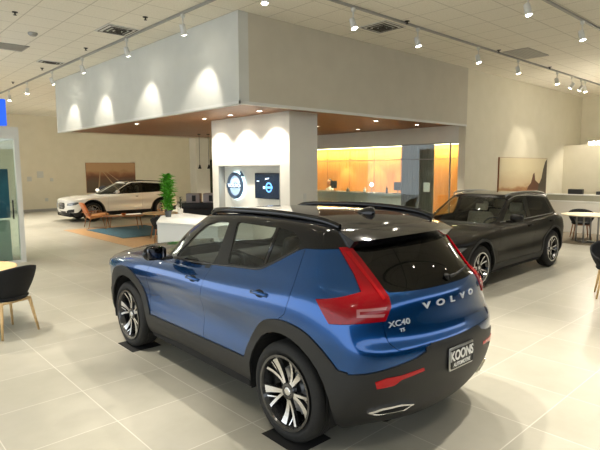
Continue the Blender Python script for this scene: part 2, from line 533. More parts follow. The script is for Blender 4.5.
XC_RINGS = [
 # lower rings: (z, x front, x rear, half width)
 ('L', .23, .68, -3.36, .80), ('L', .32, .81, -3.45, .885), ('L', .50, .865, -3.535, .915), ('L', .66, .87, -3.55, .918),
 ('L', .79, .865, -3.545, .925), ('L', .875, .85, -3.50, .93),
 [(.82,0,.965),(.81,.36,.96),(.70,.70,.945),(.50,.86,.94),(.05,.915,.965),(-.45,.912,.985),(-1,.905,.99),(-1.6,.905,.995),(-2.2,.912,1.0),(-2.75,.925,1.03),(-3.08,.888,1.04),(-3.275,.765,1.04),(-3.435,.41,1.04),(-3.482,0,1.04)],
 [(.60,0,1.04),(.59,.36,1.035),(.50,.68,1.01),(.28,.80,1.0),(-.02,.86,1.015),(-.48,.875,1.035),(-1,.87,1.045),(-1.6,.872,1.06),(-2.2,.878,1.085),(-2.75,.88,1.14),(-3.03,.85,1.145),(-3.235,.735,1.12),(-3.41,.41,1.115),(-3.46,0,1.115)],
 [(.1,0,1.095),(.08,.37,1.09),(.0,.68,1.055),(-.15,.79,1.04),(-.4,.835,1.05),(-.75,.845,1.065),(-1.12,.85,1.07),(-1.65,.855,1.09),(-2.2,.86,1.12),(-2.75,.86,1.18),(-3.0,.835,1.18),(-3.20,.72,1.155),(-3.39,.40,1.15),(-3.44,0,1.15)],
 [(-.42,0,1.125),(-.45,.38,1.12),(-.56,.68,1.105),(-.66,.765,1.09),(-.78,.795,1.09),(-.95,.815,1.095),(-1.25,.828,1.105),(-1.7,.835,1.13),(-2.2,.838,1.165),(-2.75,.84,1.225),(-2.97,.808,1.225),(-3.155,.70,1.20),(-3.35,.39,1.195),(-3.418,0,1.195)],
 [(-.66,0,1.33),(-.69,.36,1.325),(-.80,.61,1.31),(-.88,.69,1.30),(-1.0,.722,1.30),(-1.15,.738,1.305),(-1.42,.752,1.31),(-1.8,.762,1.32),(-2.25,.768,1.33),(-2.75,.775,1.36),(-2.93,.742,1.36),(-3.075,.635,1.34),(-3.245,.36,1.34),(-3.308,0,1.34)],
 [(-1.0,0,1.525),(-1.03,.34,1.52),(-1.12,.56,1.503),(-1.19,.635,1.49),(-1.30,.66,1.492),(-1.44,.673,1.502),(-1.65,.68,1.515),(-1.93,.69,1.525),(-2.3,.695,1.53),(-2.7,.69,1.52),(-2.90,.665,1.505),(-2.99,.565,1.49),(-3.115,.33,1.49),(-3.17,0,1.49)],
 [(-1.13,0,1.572),(-1.16,.32,1.568),(-1.25,.51,1.557),(-1.31,.57,1.55),(-1.40,.60,1.553),(-1.53,.61,1.562),(-1.73,.62,1.575),(-1.97,.625,1.582),(-2.3,.625,1.583),(-2.65,.62,1.575),(-2.83,.60,1.56),(-2.94,.51,1.545),(-3.03,.31,1.545),(-3.07,0,1.545)],
 [(-1.38,0,1.603),(-1.40,.2,1.602),(-1.46,.31,1.598),(-1.52,.35,1.598),(-1.60,.37,1.60),(-1.70,.38,1.603),(-1.83,.385,1.608),(-2.03,.39,1.611),(-2.3,.385,1.612),(-2.55,.375,1.607),(-2.68,.36,1.60),(-2.78,.31,1.592),(-2.84,.18,1.59),(-2.85,0,1.59)],
 [(-1.60,0,1.613),(-1.62,0,1.613),(-1.66,0,1.614),(-1.71,0,1.615),(-1.78,0,1.616),(-1.86,0,1.617),(-1.95,0,1.619),(-2.08,0,1.62),(-2.28,0,1.62),(-2.42,0,1.617),(-2.5,0,1.615),(-2.56,0,1.612),(-2.6,0,1.61),(-2.61,0,1.61)],
]
def full_rings(tab):
    sx = [.52, .05, -.45, -1.0, -1.6, -2.2, -2.75, -3.12]; out = []
    for r in tab:
        if r[0] == 'L':
            _, z, xf, xr, w = r
            sc = {.32: .985, .50: .985, .66: .965, .79: .978}.get(z, 1.0)
            out.append([(xf, 0, z), (xf - .02, .38 * w, z), (xf - .13, .76 * w, z)] +
                       [(x, w * k, z) for x, k in zip(sx, (.965, 1.0, 1 - (1 - sc) * .6, .985 * sc, .985 * sc, .988 * sc, 1.0, .972))] +
                       [(xr + .175, .82 * w, z), (xr + .042, .44 * w, z), (xr, 0, z)])
        else: out.append(r)
    return out

def wagon_rings():
    """the long low estate body: the same ring layout with its own heights, lengths and widths"""
    zi = [0, .50, .66, .79, .96, 1.04, 1.12, 1.2, 1.34, 1.515, 1.565, 1.62]
    zo = [.0, .45, .58, .70, .87, .935, .99, 1.04, 1.205, 1.42, 1.47, 1.51]
    lo = ([-3.55, -3.16, -2.702, -2.2, -1.0, -.45, 0, .5, .87], [-3.84, -3.42, -2.875, -2.35, -1.1, -.52, 0, .52, .93])
    up = ([-3.415, -3.305, -3.17, -3.0, -2.7, -2.3, -1.44, -1.19, -1.0, -.66, -.42, 0], [-3.80, -3.66, -3.46, -3.26, -2.95, -2.6, -1.90, -1.62, -1.40, -.80, -.45, 0])
    out = []
    for k, ring in enumerate(full_rings(XC_RINGS)):
        q = []
        for x, y, z in ring:
            t = min(max((k - 8) / 1.0, 0), 1)
            xn = np.interp(x, *lo) * (1 - t) + np.interp(x, *up) * t
            zn = np.interp(z, zi, zo)
            if k <= 8 and x > 0: zn -= .03 * min(x, .8) * (1 if z > .6 else 0)
            zn -= max(0, -2.2 - xn) * .05 * min(1, max(0, (zn - 1.04) / .3))
            yn = y * (.99 if k < 9 else .965)
            q.append((float(xn), yn, float(zn)))
        out.append(q)
    return out

def tyre_and_rim(parent, R, w, rim_r, style, hub_r=.03):
    """a wheel centred at its parent's origin, axis y, outer face +y; parent is the wheel object itself"""
    MY = Matrix.Rotation(-PI / 2, 4, 'X')      # z axis -> +y
    h = w / 2
    t = newbm()
    rr = rim_r + .012
    prof = [(rr, -h + .015), (rr + .015, -h + .002), (R - .055, -h), (R - .02, -h + .012), (R - .004, -h + .035), (R, -h + .06)]
    for k in (-.6, -.2, .2, .6):
        zc = k * (h - .05); prof += [(R, zc - .006), (R - .008, zc - .004), (R - .008, zc + .004), (R, zc + .006)]
    prof += [(R, h - .06), (R - .004, h - .035), (R - .02, h - .012), (R - .055, h), (rr + .015, h - .002), (rr, h - .015)]
    prof += [(rr - .02, h - .02), (rr - .02, -h + .02)]
    lathe(t, prof, 56, MY, close=True)
    obj('tyre', t, M['tyre'], parent, recalc=True)
    d = newbm(); lathe(d, [(0, -.03), (.17, -.03), (.17, -.005), (.09, -.005), (.09, .02), (0, .02)], 40, MY, smooth=False)
    obj('brake_disc', d, M['steel'], parent)
    c = newbm()
    prism(c, [(.09 * math.cos(a), .09 * math.sin(a)) for a in np.linspace(-.6, .6, 7)] + [(.185 * math.cos(a), .185 * math.sin(a)) for a in np.linspace(.5, -.5, 7)], -.045, .03, MY @ Matrix.Rotation(1.9, 4, 'Z'))
    obj('brake_caliper', c, M['steel'], parent)

def rim_mesh(R, w, style):
    """alloy wheel; material 0 black, 1 machined"""
    MY = Matrix.Rotation(-PI / 2, 4, 'X'); b = newbm(); h = w / 2
    lathe(b, [(R, h - .012), (R + .006, h - .006), (R + .004, h + .002), (R - .014, h + .001), (R - .022, h - .012), (R - .035, h - .05), (R - .045, -h + .02), (R - .02, -h + .01)], 64, MY)
    for f in b.faces:
        f.material_index = 0
        c = f.calc_center_median()
        if style != 'five' and math.hypot(c.x, c.z) > R - .018 and c.y > h - .004: f.material_index = 1
    hf = h - .035
    lathe(b, [(0, hf - .045), (.062, hf - .045), (.066, hf - .012), (.058, hf - .002), (.040, hf), (.034, hf - .006), (0, hf - .006)], 32, MY)
    def spoke(a0, w0, a1, w1, r0=.045, r1=None, yo=0., thick=.028):
        r1 = r1 or R - .012
        # outline in polar: hub angle a0, rim angle a1
        top = []; n = 7
        for k in range(n + 1):
            t = k / n; r = r0 + (r1 - r0) * t; a = a0 + (a1 - a0) * (t ** .8); ww = w0 + (w1 - w0) * t ** 1.6
            top.append((r, a, ww, hf - .004 + (h - .010 - hf) * t ** 1.5 - .012 * math.sin(PI * t) + yo))
        L = [[], [], [], [], [], []]
        for r, a, ww, y in top:
            c, s_ = math.cos(a), math.sin(a); tx, tz = -s_, c
            for q, (kk, dy) in enumerate(((-.5, -.003), (.5, -.003), (.72, -thick), (-.72, -thick))):
                L[q].append(b.verts.new((c * r + tx * ww * kk, y + dy, s_ * r + tz * ww * kk)))
        for k in range(n):
            for q in range(4):
                p = (q + 1) % 4
                f = b.faces.new([L[q][k], L[q][k + 1], L[p][k + 1], L[p][k]]); f.material_index = 1 if q == 0 else 0
    if style == 'five':
        for i in range(5):
            a = 2 * PI * i / 5 + .35
            spoke(a - .10, .020, a - .36, .024)
            spoke(a + .08, .026, a + .20, .060)
            spoke(a - .30, .010, a - .02, .010, r0=.13, r1=R - .02, yo=-.006)
    elif style == 'multi':
        for i in range(5):
            a = 2 * PI * i / 5 + .2
            spoke(a - .12, .022, a - .26, .024); spoke(a + .12, .022, a + .26, .024)
    return b

def wheel(parent, x, y, R, w, rim_r, style, rot=0., steer=0.):
    s = 1 if y > 0 else -1
    b = rim_mesh(rim_r, w, style)
    o = obj('wheel', b, [M['darkalloy'], M['alloy']], parent, recalc=True)
    for f in o.data.polygons: f.use_smooth = False
    o.location = (x, y, R)
    o.rotation_euler = (0, rot, (PI if s < 0 else 0) + steer)
    tyre_and_rim(o, R, w, rim_r, style)
    c = newbm(); MY = Matrix.Rotation(-PI / 2, 4, 'X'); hf = w / 2 - .035
    lathe(c, [(.033, hf - .006), (.030, hf + .002), (.024, hf + .003), (0, hf + .003)], 24, MY)
    obj('hub_cap', c, M['alloy'], o)
    return o

def smooth_poly_tube(pts, n=6):
    """Catmull-Rom through pts"""
    P = [Vector(p) for p in pts]; out = []
    for i in range(len(P) - 1):
        a = P[max(i - 1, 0)]; b = P[i]; c = P[i + 1]; d = P[min(i + 2, len(P) - 1)]
        for k in range(n):
            t = k / n
            out.append(.5 * ((2 * b) + (c - a) * t + (2 * a - 5 * b + 4 * c - d) * t * t + (3 * b - a - 3 * c + d) * t ** 3))
    out.append(P[-1]); return out

def seat(parent, x, y, m, wide=.52, name='front_seat', z=.0, hr=True):
    b = newbm()
    rbox(b, -.05, .47, -wide / 2, wide / 2, .38 + z, .54 + z, .05, 3)
    T = Matrix.Translation((-.02, 0, .50 + z)) @ Matrix.Rotation(-.30, 4, 'Y')
    rbox(b, -.10, .04, -wide / 2, wide / 2, 0, .62, .05, 3, T)
    o = obj(name, b, m, parent, smooth=True, loc=(x, y, 0))
    if hr:
        for hy in ([0] if wide < .8 else [-wide * .32, wide * .32]):
            h = newbm(); rbox(h, -.07, .03, hy - .13, hy + .13, .645, .84, .045, 3, T)
            cyl(h, T @ Vector((-.03, hy - .05, .58)), T @ Vector((-.02, hy - .05, .68)), .007, n=8); cyl(h, T @ Vector((-.03, hy + .05, .58)), T @ Vector((-.02, hy + .05, .68)), .007, n=8)
            obj('headrest', h, m, o, smooth=True)
    return o

def steering(parent, x, y, z):
    b = newbm()
    T = Matrix.Translation((x, y, z)) @ Matrix.Rotation(PI / 2 - .45, 4, 'Y')
    ring = [T @ Vector((.185 * math.cos(a), .185 * math.sin(a), 0)) for a in np.linspace(0, 2 * PI, 29)[:-1]]
    tube(b, ring, .016, 8, closed=True)
    for a in (0, PI / 2, -PI / 2): tube(b, [T @ Vector((0, 0, 0.02)), T @ Vector((.18 * math.cos(a), .18 * math.sin(a), 0))], .016, 6)
    cyl(b, T @ Vector((0, 0, .03)), T @ Vector((0, 0, .01)), .06, n=20)
    return obj('steering_wheel', b, M['leather'], parent)

def raise_poly(body, proj, poly, off0, off1):
    """a solid patch following the body under a projected outline"""
    U, V, D = PROJ[proj]; b = newbm(); c = newbm()
    pv = [c.verts.new((x, y, 0)) for x, y in poly]; c.faces.new(pv)
    bmesh.ops.triangulate(c, faces=c.faces[:])
    for _ in range(2):
        bmesh.ops.subdivide_edges(c, edges=[e for e in c.edges if e.calc_length() > .03], cuts=1, use_grid_fill=False)
        bmesh.ops.triangulate(c, faces=c.faces[:])
    tops = {}; bots = {}
    for v in c.verts:
        loc, n = body.hit(proj, v.co.x, v.co.y)
        if loc is None: loc = body.bvh.find_nearest(U * v.co.x + V * v.co.y + D * .5)[0]
        nn = body.normal(loc)
        tops[v] = b.verts.new(loc + nn * off1); bots[v] = b.verts.new(loc + nn * off0)
    for f in c.faces:
        b.faces.new([tops[v] for v in f.verts]); b.faces.new([bots[v] for v in f.verts][::-1])
    for e in c.edges:
        if len(e.link_faces) == 1:
            b.faces.new([tops[e.verts[0]], tops[e.verts[1]], bots[e.verts[1]], bots[e.verts[0]]])
    c.free(); return b

def mirror_y(bm, keep=True):
    t = bmesh.new(); mp = {v: t.verts.new((v.co.x, -v.co.y, v.co.z)) for v in bm.verts}
    for f in bm.faces:
        q = t.faces.new([mp[v] for v in f.verts][::-1]); q.smooth = f.smooth; q.material_index = f.material_index
    if keep: merge(bm, t)
    else: return t

def sided(parent, name, bm, m, auto=.6):
    """left part and its mirrored right twin"""
    r = mirror_y(bm, False)
    a = obj(name, bm, m, parent, auto=auto); b = obj(name, r, m, parent, auto=auto)
    return a, b
# ------------------------------------------------------------------ room materials
def floor_material():
    m = mat('porcelain_floor_tile', 'b5b0a4', .28, spec=.45)
    nt = m.node_tree; N = nt.nodes; L = nt.links; b = N['Principled BSDF']
    tc = N.new('ShaderNodeTexCoord'); sp = N.new('ShaderNodeSeparateXYZ'); L.new(tc.outputs['Object'], sp.inputs[0])
    def math_(op, a, b_=None, c=None):
        n = N.new('ShaderNodeMath'); n.operation = op
        for i, v in enumerate((a, b_, c)):
            if v is None: continue
            if isinstance(v, (int, float)): n.inputs[i].default_value = v
            else: L.new(v, n.inputs[i])
        return n.outputs[0]
    S = .755
    def line(o, off):
        t = math_('DIVIDE', math_('SUBTRACT', o, off - 100 * S), S)
        f = math_('FRACT', t); d = math_('MINIMUM', f, math_('SUBTRACT', 1.0, f))
        return math_('SUBTRACT', 1.0, math_('SMOOTH_MIN', math_('DIVIDE', d, .0075), 1.0, .1)), math_('FLOOR', t)
    lx, ix = line(sp.outputs[0], 1.545); ly, iy = line(sp.outputs[1], 3.80)
    g = math_('MAXIMUM', lx, ly)
    wn = N.new('ShaderNodeTexWhiteNoise'); wn.noise_dimensions = '2D'; cb = N.new('ShaderNodeCombineXYZ'); L.new(ix, cb.inputs[0]); L.new(iy, cb.inputs[1]); L.new(cb.outputs[0], wn.inputs['Vector'])
    nz = N.new('ShaderNodeTexNoise'); nz.inputs['Scale'].default_value = 1.6; nz.inputs['Detail'].default_value = 8; nz.inputs['Roughness'].default_value = .62
    ad = N.new('ShaderNodeVectorMath'); ad.operation = 'MULTIPLY_ADD'; L.new(wn.outputs['Color'], ad.inputs[0]); ad.inputs[1].default_value = (9, 9, 9); L.new(tc.outputs['Object'], ad.inputs[2]); L.new(ad.outputs[0], nz.inputs['Vector'])
    cr = N.new('ShaderNodeValToRGB'); cr.color_ramp.elements[0].position = .3; cr.color_ramp.elements[1].position = .72
    cr.color_ramp.elements[0].color = srgb('979589'); cr.color_ramp.elements[1].color = srgb('a5a297'); L.new(nz.outputs[0], cr.inputs[0])
    mx = N.new('ShaderNodeMix'); mx.data_type = 'RGBA'; L.new(g, mx.inputs[0]); L.new(cr.outputs[0], mx.inputs[6]); mx.inputs[7].default_value = srgb('c6c4bb')
    L.new(mx.outputs[2], b.inputs['Base Color'])
    b.inputs['Roughness'].default_value = .30
    bp = N.new('ShaderNodeBump'); bp.inputs['Strength'].default_value = .25; bp.inputs['Distance'].default_value = .002; bp.invert = True
    L.new(g, bp.inputs['Height']); L.new(bp.outputs[0], b.inputs['Normal'])
    return m

def ceiling_material():
    m = mat('acoustic_ceiling_tile', 'd9d3c4', .85)
    nt = m.node_tree; N = nt.nodes; L = nt.links; b = N['Principled BSDF']
    tc = N.new('ShaderNodeTexCoord'); sp = N.new('ShaderNodeSeparateXYZ'); L.new(tc.outputs['Object'], sp.inputs[0])
    def M_(op, a, b_=None):
        n = N.new('ShaderNodeMath'); n.operation = op
        for i, v in enumerate((a, b_)):
            if v is None: continue
            if isinstance(v, (int, float)): n.inputs[i].default_value = v
            else: L.new(v, n.inputs[i])
        return n.outputs[0]
    def line(o, off):
        f = M_('FRACT', M_('DIVIDE', M_('SUBTRACT', o, off - 61), .61)); d = M_('MINIMUM', f, M_('SUBTRACT', 1.0, f))
        return M_('LESS_THAN', d, .014)
    g = M_('MAXIMUM', line(sp.outputs[0], 5.65), line(sp.outputs[1], 4.53))
    nz = N.new('ShaderNodeTexNoise'); nz.inputs['Scale'].default_value = 40; nz.inputs['Detail'].default_value = 5; L.new(tc.outputs['Object'], nz.inputs['Vector'])
    cr = N.new('ShaderNodeValToRGB'); cr.color_ramp.elements[0].position = .35; cr.color_ramp.elements[1].position = .6
    cr.color_ramp.elements[0].color = srgb('dfd9ca'); cr.color_ramp.elements[1].color = srgb('e8e3d5'); L.new(nz.outputs[0], cr.inputs[0])
    mx = N.new('ShaderNodeMix'); mx.data_type = 'RGBA'; L.new(g, mx.inputs[0]); L.new(cr.outputs[0], mx.inputs[6]); mx.inputs[7].default_value = srgb('c3bdae')
    L.new(mx.outputs[2], b.inputs['Base Color'])
    bp = N.new('ShaderNodeBump'); bp.inputs['Strength'].default_value = .5; bp.inputs['Distance'].default_value = .006; L.new(g, bp.inputs['Height']); bp.invert = True; L.new(bp.outputs[0], b.inputs['Normal'])
    return m

def wood_material(name, c1, c2, rough=.45, axis=(1, 12, 12), scale=2.2, plank=None):
    m = mat(name, c1, rough)
    noise_tint(m, c1, c2, scale, 6, axis, .1)
    return m

M['floor'] = floor_material(); M['ceil'] = ceiling_material()
M['wall'] = noise_tint(mat('cream_wall_paint', 'd8d1bb', .7), 'd6cfb9', 'dad3be', 3, 2, None, .03)
M['wallgrey'] = noise_tint(mat('pale_grey_wall_paint', 'c4c5bf', .7), 'c2c3bd', 'c7c8c2', 3, 2, None, .03)
M['wallwhite'] = noise_tint(mat('white_wall_paint', 'd8d4ca', .65), 'd6d2c8', 'dad7cd', 3, 2, None, .03)
M['soffit'] = wood_material('oak_soffit_veneer', '7a5030', '8e6340', .5, (1, 9, 9), 1.8)
M['amber'] = wood_material('honey_oak_panelling', 'c98a45', 'dba05a', .4, (9, 9, 1), 1.4)
M['oak'] = wood_material('pale_oak', 'c8a673', 'd9bb8a', .45, (2, 14, 14), 3)
M['paletop'] = wood_material('bleached_oak', 'd3c7ab', 'ded3b9', .45, (2, 14, 14), 3)
M['walnut'] = wood_material('brown_ash', '8a5a36', '9c6a42', .45, (2, 14, 14), 3)
M['woodfloor'] = wood_material('oak_floor_inlay', 'a8835a', 'bb966a', .35, (10, 1, 1), 2.5)
M['white'] = mat('white_lacquer', 'dcdcd8', .3, coat=.3)
M['whitemetal'] = mat('white_powder_coat', 'cfcfca', .4)
M['greymetal'] = mat('grey_aluminium', '9b9a95', .4, .3)
M['black'] = mat('matt_black', '0c0c0d', .6)
M['blackshell'] = noise_tint(mat('black_felt_shell', '101114', .85), '0e0f12', '15161a', 90, 3, None, .2)
M['orange'] = noise_tint(mat('cognac_leather', 'b5652c', .45), 'a9592a', 'c2733a', 14, 3, None, .15)
M['tanseat'] = noise_tint(mat('light_tan_leather', 'c98a52', .45), 'c08048', 'd4975e', 14, 3, None, .15)
M['rug'] = noise_tint(mat('blue_wool_rug', '355a68', .95), '2d505f', '42697a', 26, 5, None, .6)
M['curtain'] = noise_tint(mat('grey_sheer_curtain', '8a857a', .8), '716c62', '9b958a', 6, 2, (20, 20, .4))
M['leaf'] = noise_tint(mat('plant_leaf', '4c9c22', .45), '3c8a1a', '66b832', 12, 2)
M['darkleaf'] = noise_tint(mat('dark_plant_leaf', '25301c', .6), '1d2816', '34402a', 12, 2)
M['pot'] = mat('white_ceramic', 'd9d6cf', .25, coat=.5)
M['darkpot'] = mat('smoked_glass_pot', '3a3f44', .2, coat=.5)
M['glow'] = mat('warm_lamp_face', (1, 1, 1), .4, emis=(1, .92, .76), estr=60)
M['cove'] = mat('warm_cove_strip', (1, 1, 1), .4, emis=(1, .80, .45), estr=9)
M['logoglow'] = mat('cool_halo_glow', (1, 1, 1), .4, emis=(.55, .85, 1), estr=2.2)
M['logoface'] = mat('logo_blue_face', (.05, .09, .16), .35, .3)
M['signblue'] = mat('blue_backlit_sign', (0.01, .07, .5), .3, emis=(.01, .10, .75), estr=.7)
M['screen'] = mat('tv_screen', (0.003, .010, .028), .15, emis=(.002, .007, .02), estr=.6)
M['screenblue'] = mat('tv_blue_mark', (.1, .3, .8), .3, emis=(.12, .35, .95), estr=1.2)
M['screenwhite'] = mat('tv_white_mark', (.8, .9, 1), .3, emis=(.6, .8, 1), estr=1.2)
M['plateframe'] = mat('plate_surround_metal', (.5, .5, .5), .3, 1.); M['plateblack'] = mat('plate_black', '0a0a0c', .4); M['platewhite'] = mat('plate_white', 'e6e6e4', .5)
M['skin'] = mat('skin', 'b98766', .5); M['hair'] = mat('black_hair', '14100e', .5); M['shirt'] = mat('white_shirt', 'cfd0d2', .8)
M['teal'] = noise_tint(mat('teal_display_graphic', '1d4a66', .5), '12384f', '2f6a86', 2, 4)
M['rubber'] = mat('black_rubber_mat', '0d0d0d', .85)

def structure(name, bm, m, parent=None, **k):
    o = obj(name, bm, m, parent, **k)
    if parent is None: o['kind'] = 'structure'
    return o
def sbox(name, a, m, bevel=0):
    b = newbm(); box(b, *a); return structure(name, b, m)

CZ = 4.5; SZ = 3.05
sbox('floor', (-7, 21.2, -7, 26.9, -.2, 0), M['floor'])
sbox('ceiling', (-7, 21.2, -7, 26.9, CZ, CZ + .2), M['ceil'])
sbox('wall_back', (-7, 21.2, 26.2, 26.6, 0, CZ), M['wall'])
sbox('wall_east', (20.5, 20.9, -7, 26.2, 0, CZ), M['wall'])
sbox('wall_right', (12.28, 20.5, 6.9, 7.1, 0, CZ), M['wall'])
sbox('wall_rear_unseen', (-7, 21.2, -7.2, -7, 0, 3.1), mat('dark_unseen_wall', '3c3e40', .4))  # unseen wall added for dark reflections, left open above to light the ceiling
sbox('baseboard_back', (-6.8, 20.5, 26.17, 26.2, 0, .12), M['greymetal'])
sbox('baseboard_right', (12.28, 20.5, 6.885, 6.9, 0, .12), M['greymetal'])
sbox('wall_pilaster', (15.6, 16.5, 25.5, 26.2, 0, CZ), M['wallwhite'])
# the dropped grey volume over the lounge with its timber soffit
b = newbm(); box(b, 5.05, 5.25, 6.88, 15.75, SZ, CZ); structure('wall_fascia_left', b, M['wallgrey'])
b = newbm(); box(b, 5.25, 12.28, 6.88, 7.08, SZ, CZ); structure('wall_fascia_front', b, noise_tint(mat('dimmed_fascia_paint', 'bdb6a5', .7), 'bbb4a3', 'c0b9a8', 3, 2))  # wall paint darkened to stand in for weaker light on this face
b = newbm(); box(b, 5.25, 12.4, 15.55, 15.75, SZ, CZ); structure('wall_fascia_back', b, M['wall'])
b = newbm(); box(b, 5.25, 12.28, 7.08, 15.55, SZ + .03, SZ + .09); structure('ceiling_soffit', b, M['soffit'])
b = newbm(); box(b, 5.045, 5.07, 6.875, 15.75, SZ - .02, SZ + .03); box(b, 5.045, 12.28, 6.875, 6.90, SZ - .02, SZ + .03); structure('trim_soffit_edge', b, M['whitemetal'])
# lounge front: plaster band over the glazed opening
b = newbm(); box(b, 12.28, 12.42, 7.1, 15.55, 2.64, SZ + .03); box(b, 12.28, 12.42, 13.6, 15.55, 0, 2.64); structure('wall_lounge', b, M['wallwhite'])
b = newbm(); box(b, 12.42, 15.3, 7.1, 19.0, 2.78, 2.83); box(b, 12.42, 15.3, 18.9, 19.0, 0, 2.78); structure('ceiling_lounge', b, M['wallwhite'])
b = newbm(); box(b, 15.0, 15.15, 7.1, 18.9, 0, 2.78); structure('wall_lounge_panel', b, M['amber'])
b = newbm()
for y in (8.5, 9.7, 10.9, 12.1, 13.3, 14.5, 15.7, 16.9): box(b, 14.988, 15.002, y - .008, y + .008, 0, 2.78)
structure('trim_panel_joints', b, M['walnut'])
# column with its niche
b = newbm()
cx0, cx1, cy0, cy1, ny0, ny1, nz0, nz1, nd = 6.66, 7.42, 7.47, 10.18, 7.76, 9.93, .95, 2.05, .16
for a in ((cx0 + nd, cx1, cy0, cy1, 0, SZ + .04), (cx0, cx0 + nd, cy0, ny0, 0, SZ + .04), (cx0, cx0 + nd, ny1, cy1, 0, SZ + .04), (cx0, cx0 + nd, ny0, ny1, nz1, SZ + .04), (cx0, cx0 + nd, ny0, ny1, 0, nz0)): box(b, *a)
structure('wall_column', b, M['wallwhite'])
b = newbm(); 
for a in ((cx0 - .004, cx0 + nd, ny0, ny0 + .018, nz0, nz1), (cx0 - .004, cx0 + nd, ny1 - .018, ny1, nz0, nz1), (cx0 - .004, cx0 + nd, ny0, ny1, nz1 - .018, nz1)): box(b, *a)
structure('trim_niche', b, M['greymetal'])
# bright lower bulkhead at the far right corner
sbox('wall_bulkhead', (18.95, 20.5, 5.0, 6.9, 0, 2.72), M['wall'])

# ------------------------------------------------------------------ ceiling fittings
def track(name_label, p0, p1):
    b = newbm(); d = Vector(p1) - Vector(p0)
    if abs(d.x) > abs(d.y): box(b, p0[0], p1[0], p0[1] - .018, p0[1] + .018, 4.463, CZ - .001)
    else: box(b, p0[0] - .018, p0[0] + .018, p0[1], p1[1], 4.463, CZ - .001)
    tag(obj('lighting_track', b, M['greymetal']), name_label, 'lighting track', 'ceiling lighting tracks')
track('grey ceiling track running away in front of the grey left fascia', (4.45, -1.8), (4.45, 23.5))
track('grey ceiling track nearest the long cream wall with the canvas', (5.6, 5.5), (19.3, 5.5))
track('grey ceiling track crossing above the black estate car, further from the wall', (4.5, 3.35), (17, 3.35))
track('grey ceiling track overhead left of the blue car', (-2, 3.35), (4.40, 3.35))
track('grey ceiling track above the round table at the left', (1.2, 4.0), (1.2, 21.0))
track('grey ceiling track added overhead behind the viewpoint for bounce light', (4.5, -.2), (10.4, -.2))
track('grey ceiling track added overhead behind the viewpoint for bounce light, left half', (-2, -.2), (4.40, -.2))
track('grey ceiling track added in front of the far back wall to brighten it', (7.0, 21.6), (17.0, 21.6))
def head_parts(x, y, d):
    e = empty('track_spotlight', (x, y, TRACK_Z - .2))
    b = newbm(); box(b, -.025, .025, -.025, .025, .19, .243); cyl(b, (0, 0, .2), (0, 0, .03), .011, n=10)
    obj('mounting_stem', b, M['whitemetal'], e)
    T = d.to_track_quat('Z', 'Y').to_matrix().to_4x4()
    b = newbm(); lathe(b, [(0, -.09), (.038, -.09), (.046, -.075), (.05, .075), (.045, .075), (.043, .05), (0, .05)], 20, T)
    obj('lamp_housing', b, M['whitemetal'], e, auto=.6)
    b = newbm(); lathe(b, [(0, .055), (.042, .055), (.042, .074), (.036, .082), (0, .088)], 20, T)
    obj('lamp_lens', b, M['glow'], e)
    return e
def head_label(x, y):
    if abs(x - 4.45) < .3 and y > 6:
        return 'white track spotlight on the track beside the grey left fascia'
    if abs(y - 5.5) < .1 and x > 6: return 'white track spotlight on the track nearest the cream canvas wall'
    if abs(y - 3.35) < .1 and x > 7: return 'white track spotlight on the near track above the black estate car'
    return 'white track spotlight elsewhere on the ceiling tracks'
shown = []
for (x, y, ax, ay, az, pw, cn) in HEADS:
    d = (Vector((ax, ay, az)) - Vector((x, y, TRACK_Z - .2))).normalized()
    e = head_parts(x if abs(x - 4.3) > .01 else 4.45, y, d)
    shown.append((e, x, y))
PLACES = {('L', 0): 'second', }
def put_labels():
    L = sorted([s for s in shown if abs(s[1] - 4.4) < .2 and s[2] > 5], key=lambda s: s[2])
    ordn = ['nearest', 'second nearest', 'third nearest', 'fourth', 'fifth', 'sixth', 'seventh', 'eighth', 'ninth', 'tenth', 'eleventh', 'twelfth', 'thirteenth', 'fourteenth']
    for s in shown: tag(s[0], 'small white track spotlight out of the main view', 'spotlight', 'track spotlights out of view')
    for k, s in enumerate(L): tag(s[0], 'white track spotlight beside the grey left fascia, %s along its track' % ordn[k], 'spotlight', 'track spotlights')
    R = sorted([s for s in shown if abs(s[2] - 5.5) < .1 and s[1] > 5.8], key=lambda s: s[1])
    for k, s in enumerate(R): tag(s[0], 'white track spotlight by the cream canvas wall, %s from the fascia corner' % ('first second third fourth fifth sixth seventh eighth ninth tenth'.split()[k]), 'spotlight', 'track spotlights')
    R = sorted([s for s in shown if abs(s[2] - 3.35) < .1 and s[1] > 7], key=lambda s: s[1])
    for k, s in enumerate(R): tag(s[0], 'white track spotlight at the top right above the black estate, %s on its track' % ('first second third fourth fifth'.split()[k]), 'spotlight', 'track spotlights')
put_labels()

def downlight(x, y, z, label, aim=(0, 0), pw=120, cone=75, col=WARM):
    e = empty('downlight', (x, y, z)); tag(e, label, 'downlight', 'recessed downlights')
    b = newbm(); lathe(b, [(.05, 0.001), (.068, 0.001), (.070, -.006), (.052, -.010), (.05, -.002)], 24, None, True); obj('trim_ring', b, M['whitemetal'], e)
    b = newbm(); lathe(b, [(0, -.003), (.05, -.003), (.05, .0), (0, .0)], 20); obj('lamp_lens', b, M['glow'], e)
    spot_light('downlight_lamp', (x, y, z - .03), (x + aim[0], y + aim[1], z - 2), pw, cone, .5, .04, col)
S0 = SZ + .03
downlight(6.24, 9.82, S0, 'recessed downlight in front of the column, farthest of three', (.34, 0), 95, 100)
downlight(6.24, 8.83, S0, 'recessed downlight in front of the column, middle of three', (.34, 0), 95, 100)
downlight(6.24, 7.86, S0, 'recessed downlight in front of the column, nearest of three', (.34, 0), 95, 100)
downlight(5.68, 11.96, S0, 'recessed downlight in the timber soffit left of the column', (0, 0), 90)
downlight(9.7, 9.75, S0, 'recessed downlight just right of the column, deep in the soffit', (0, 0), 90)
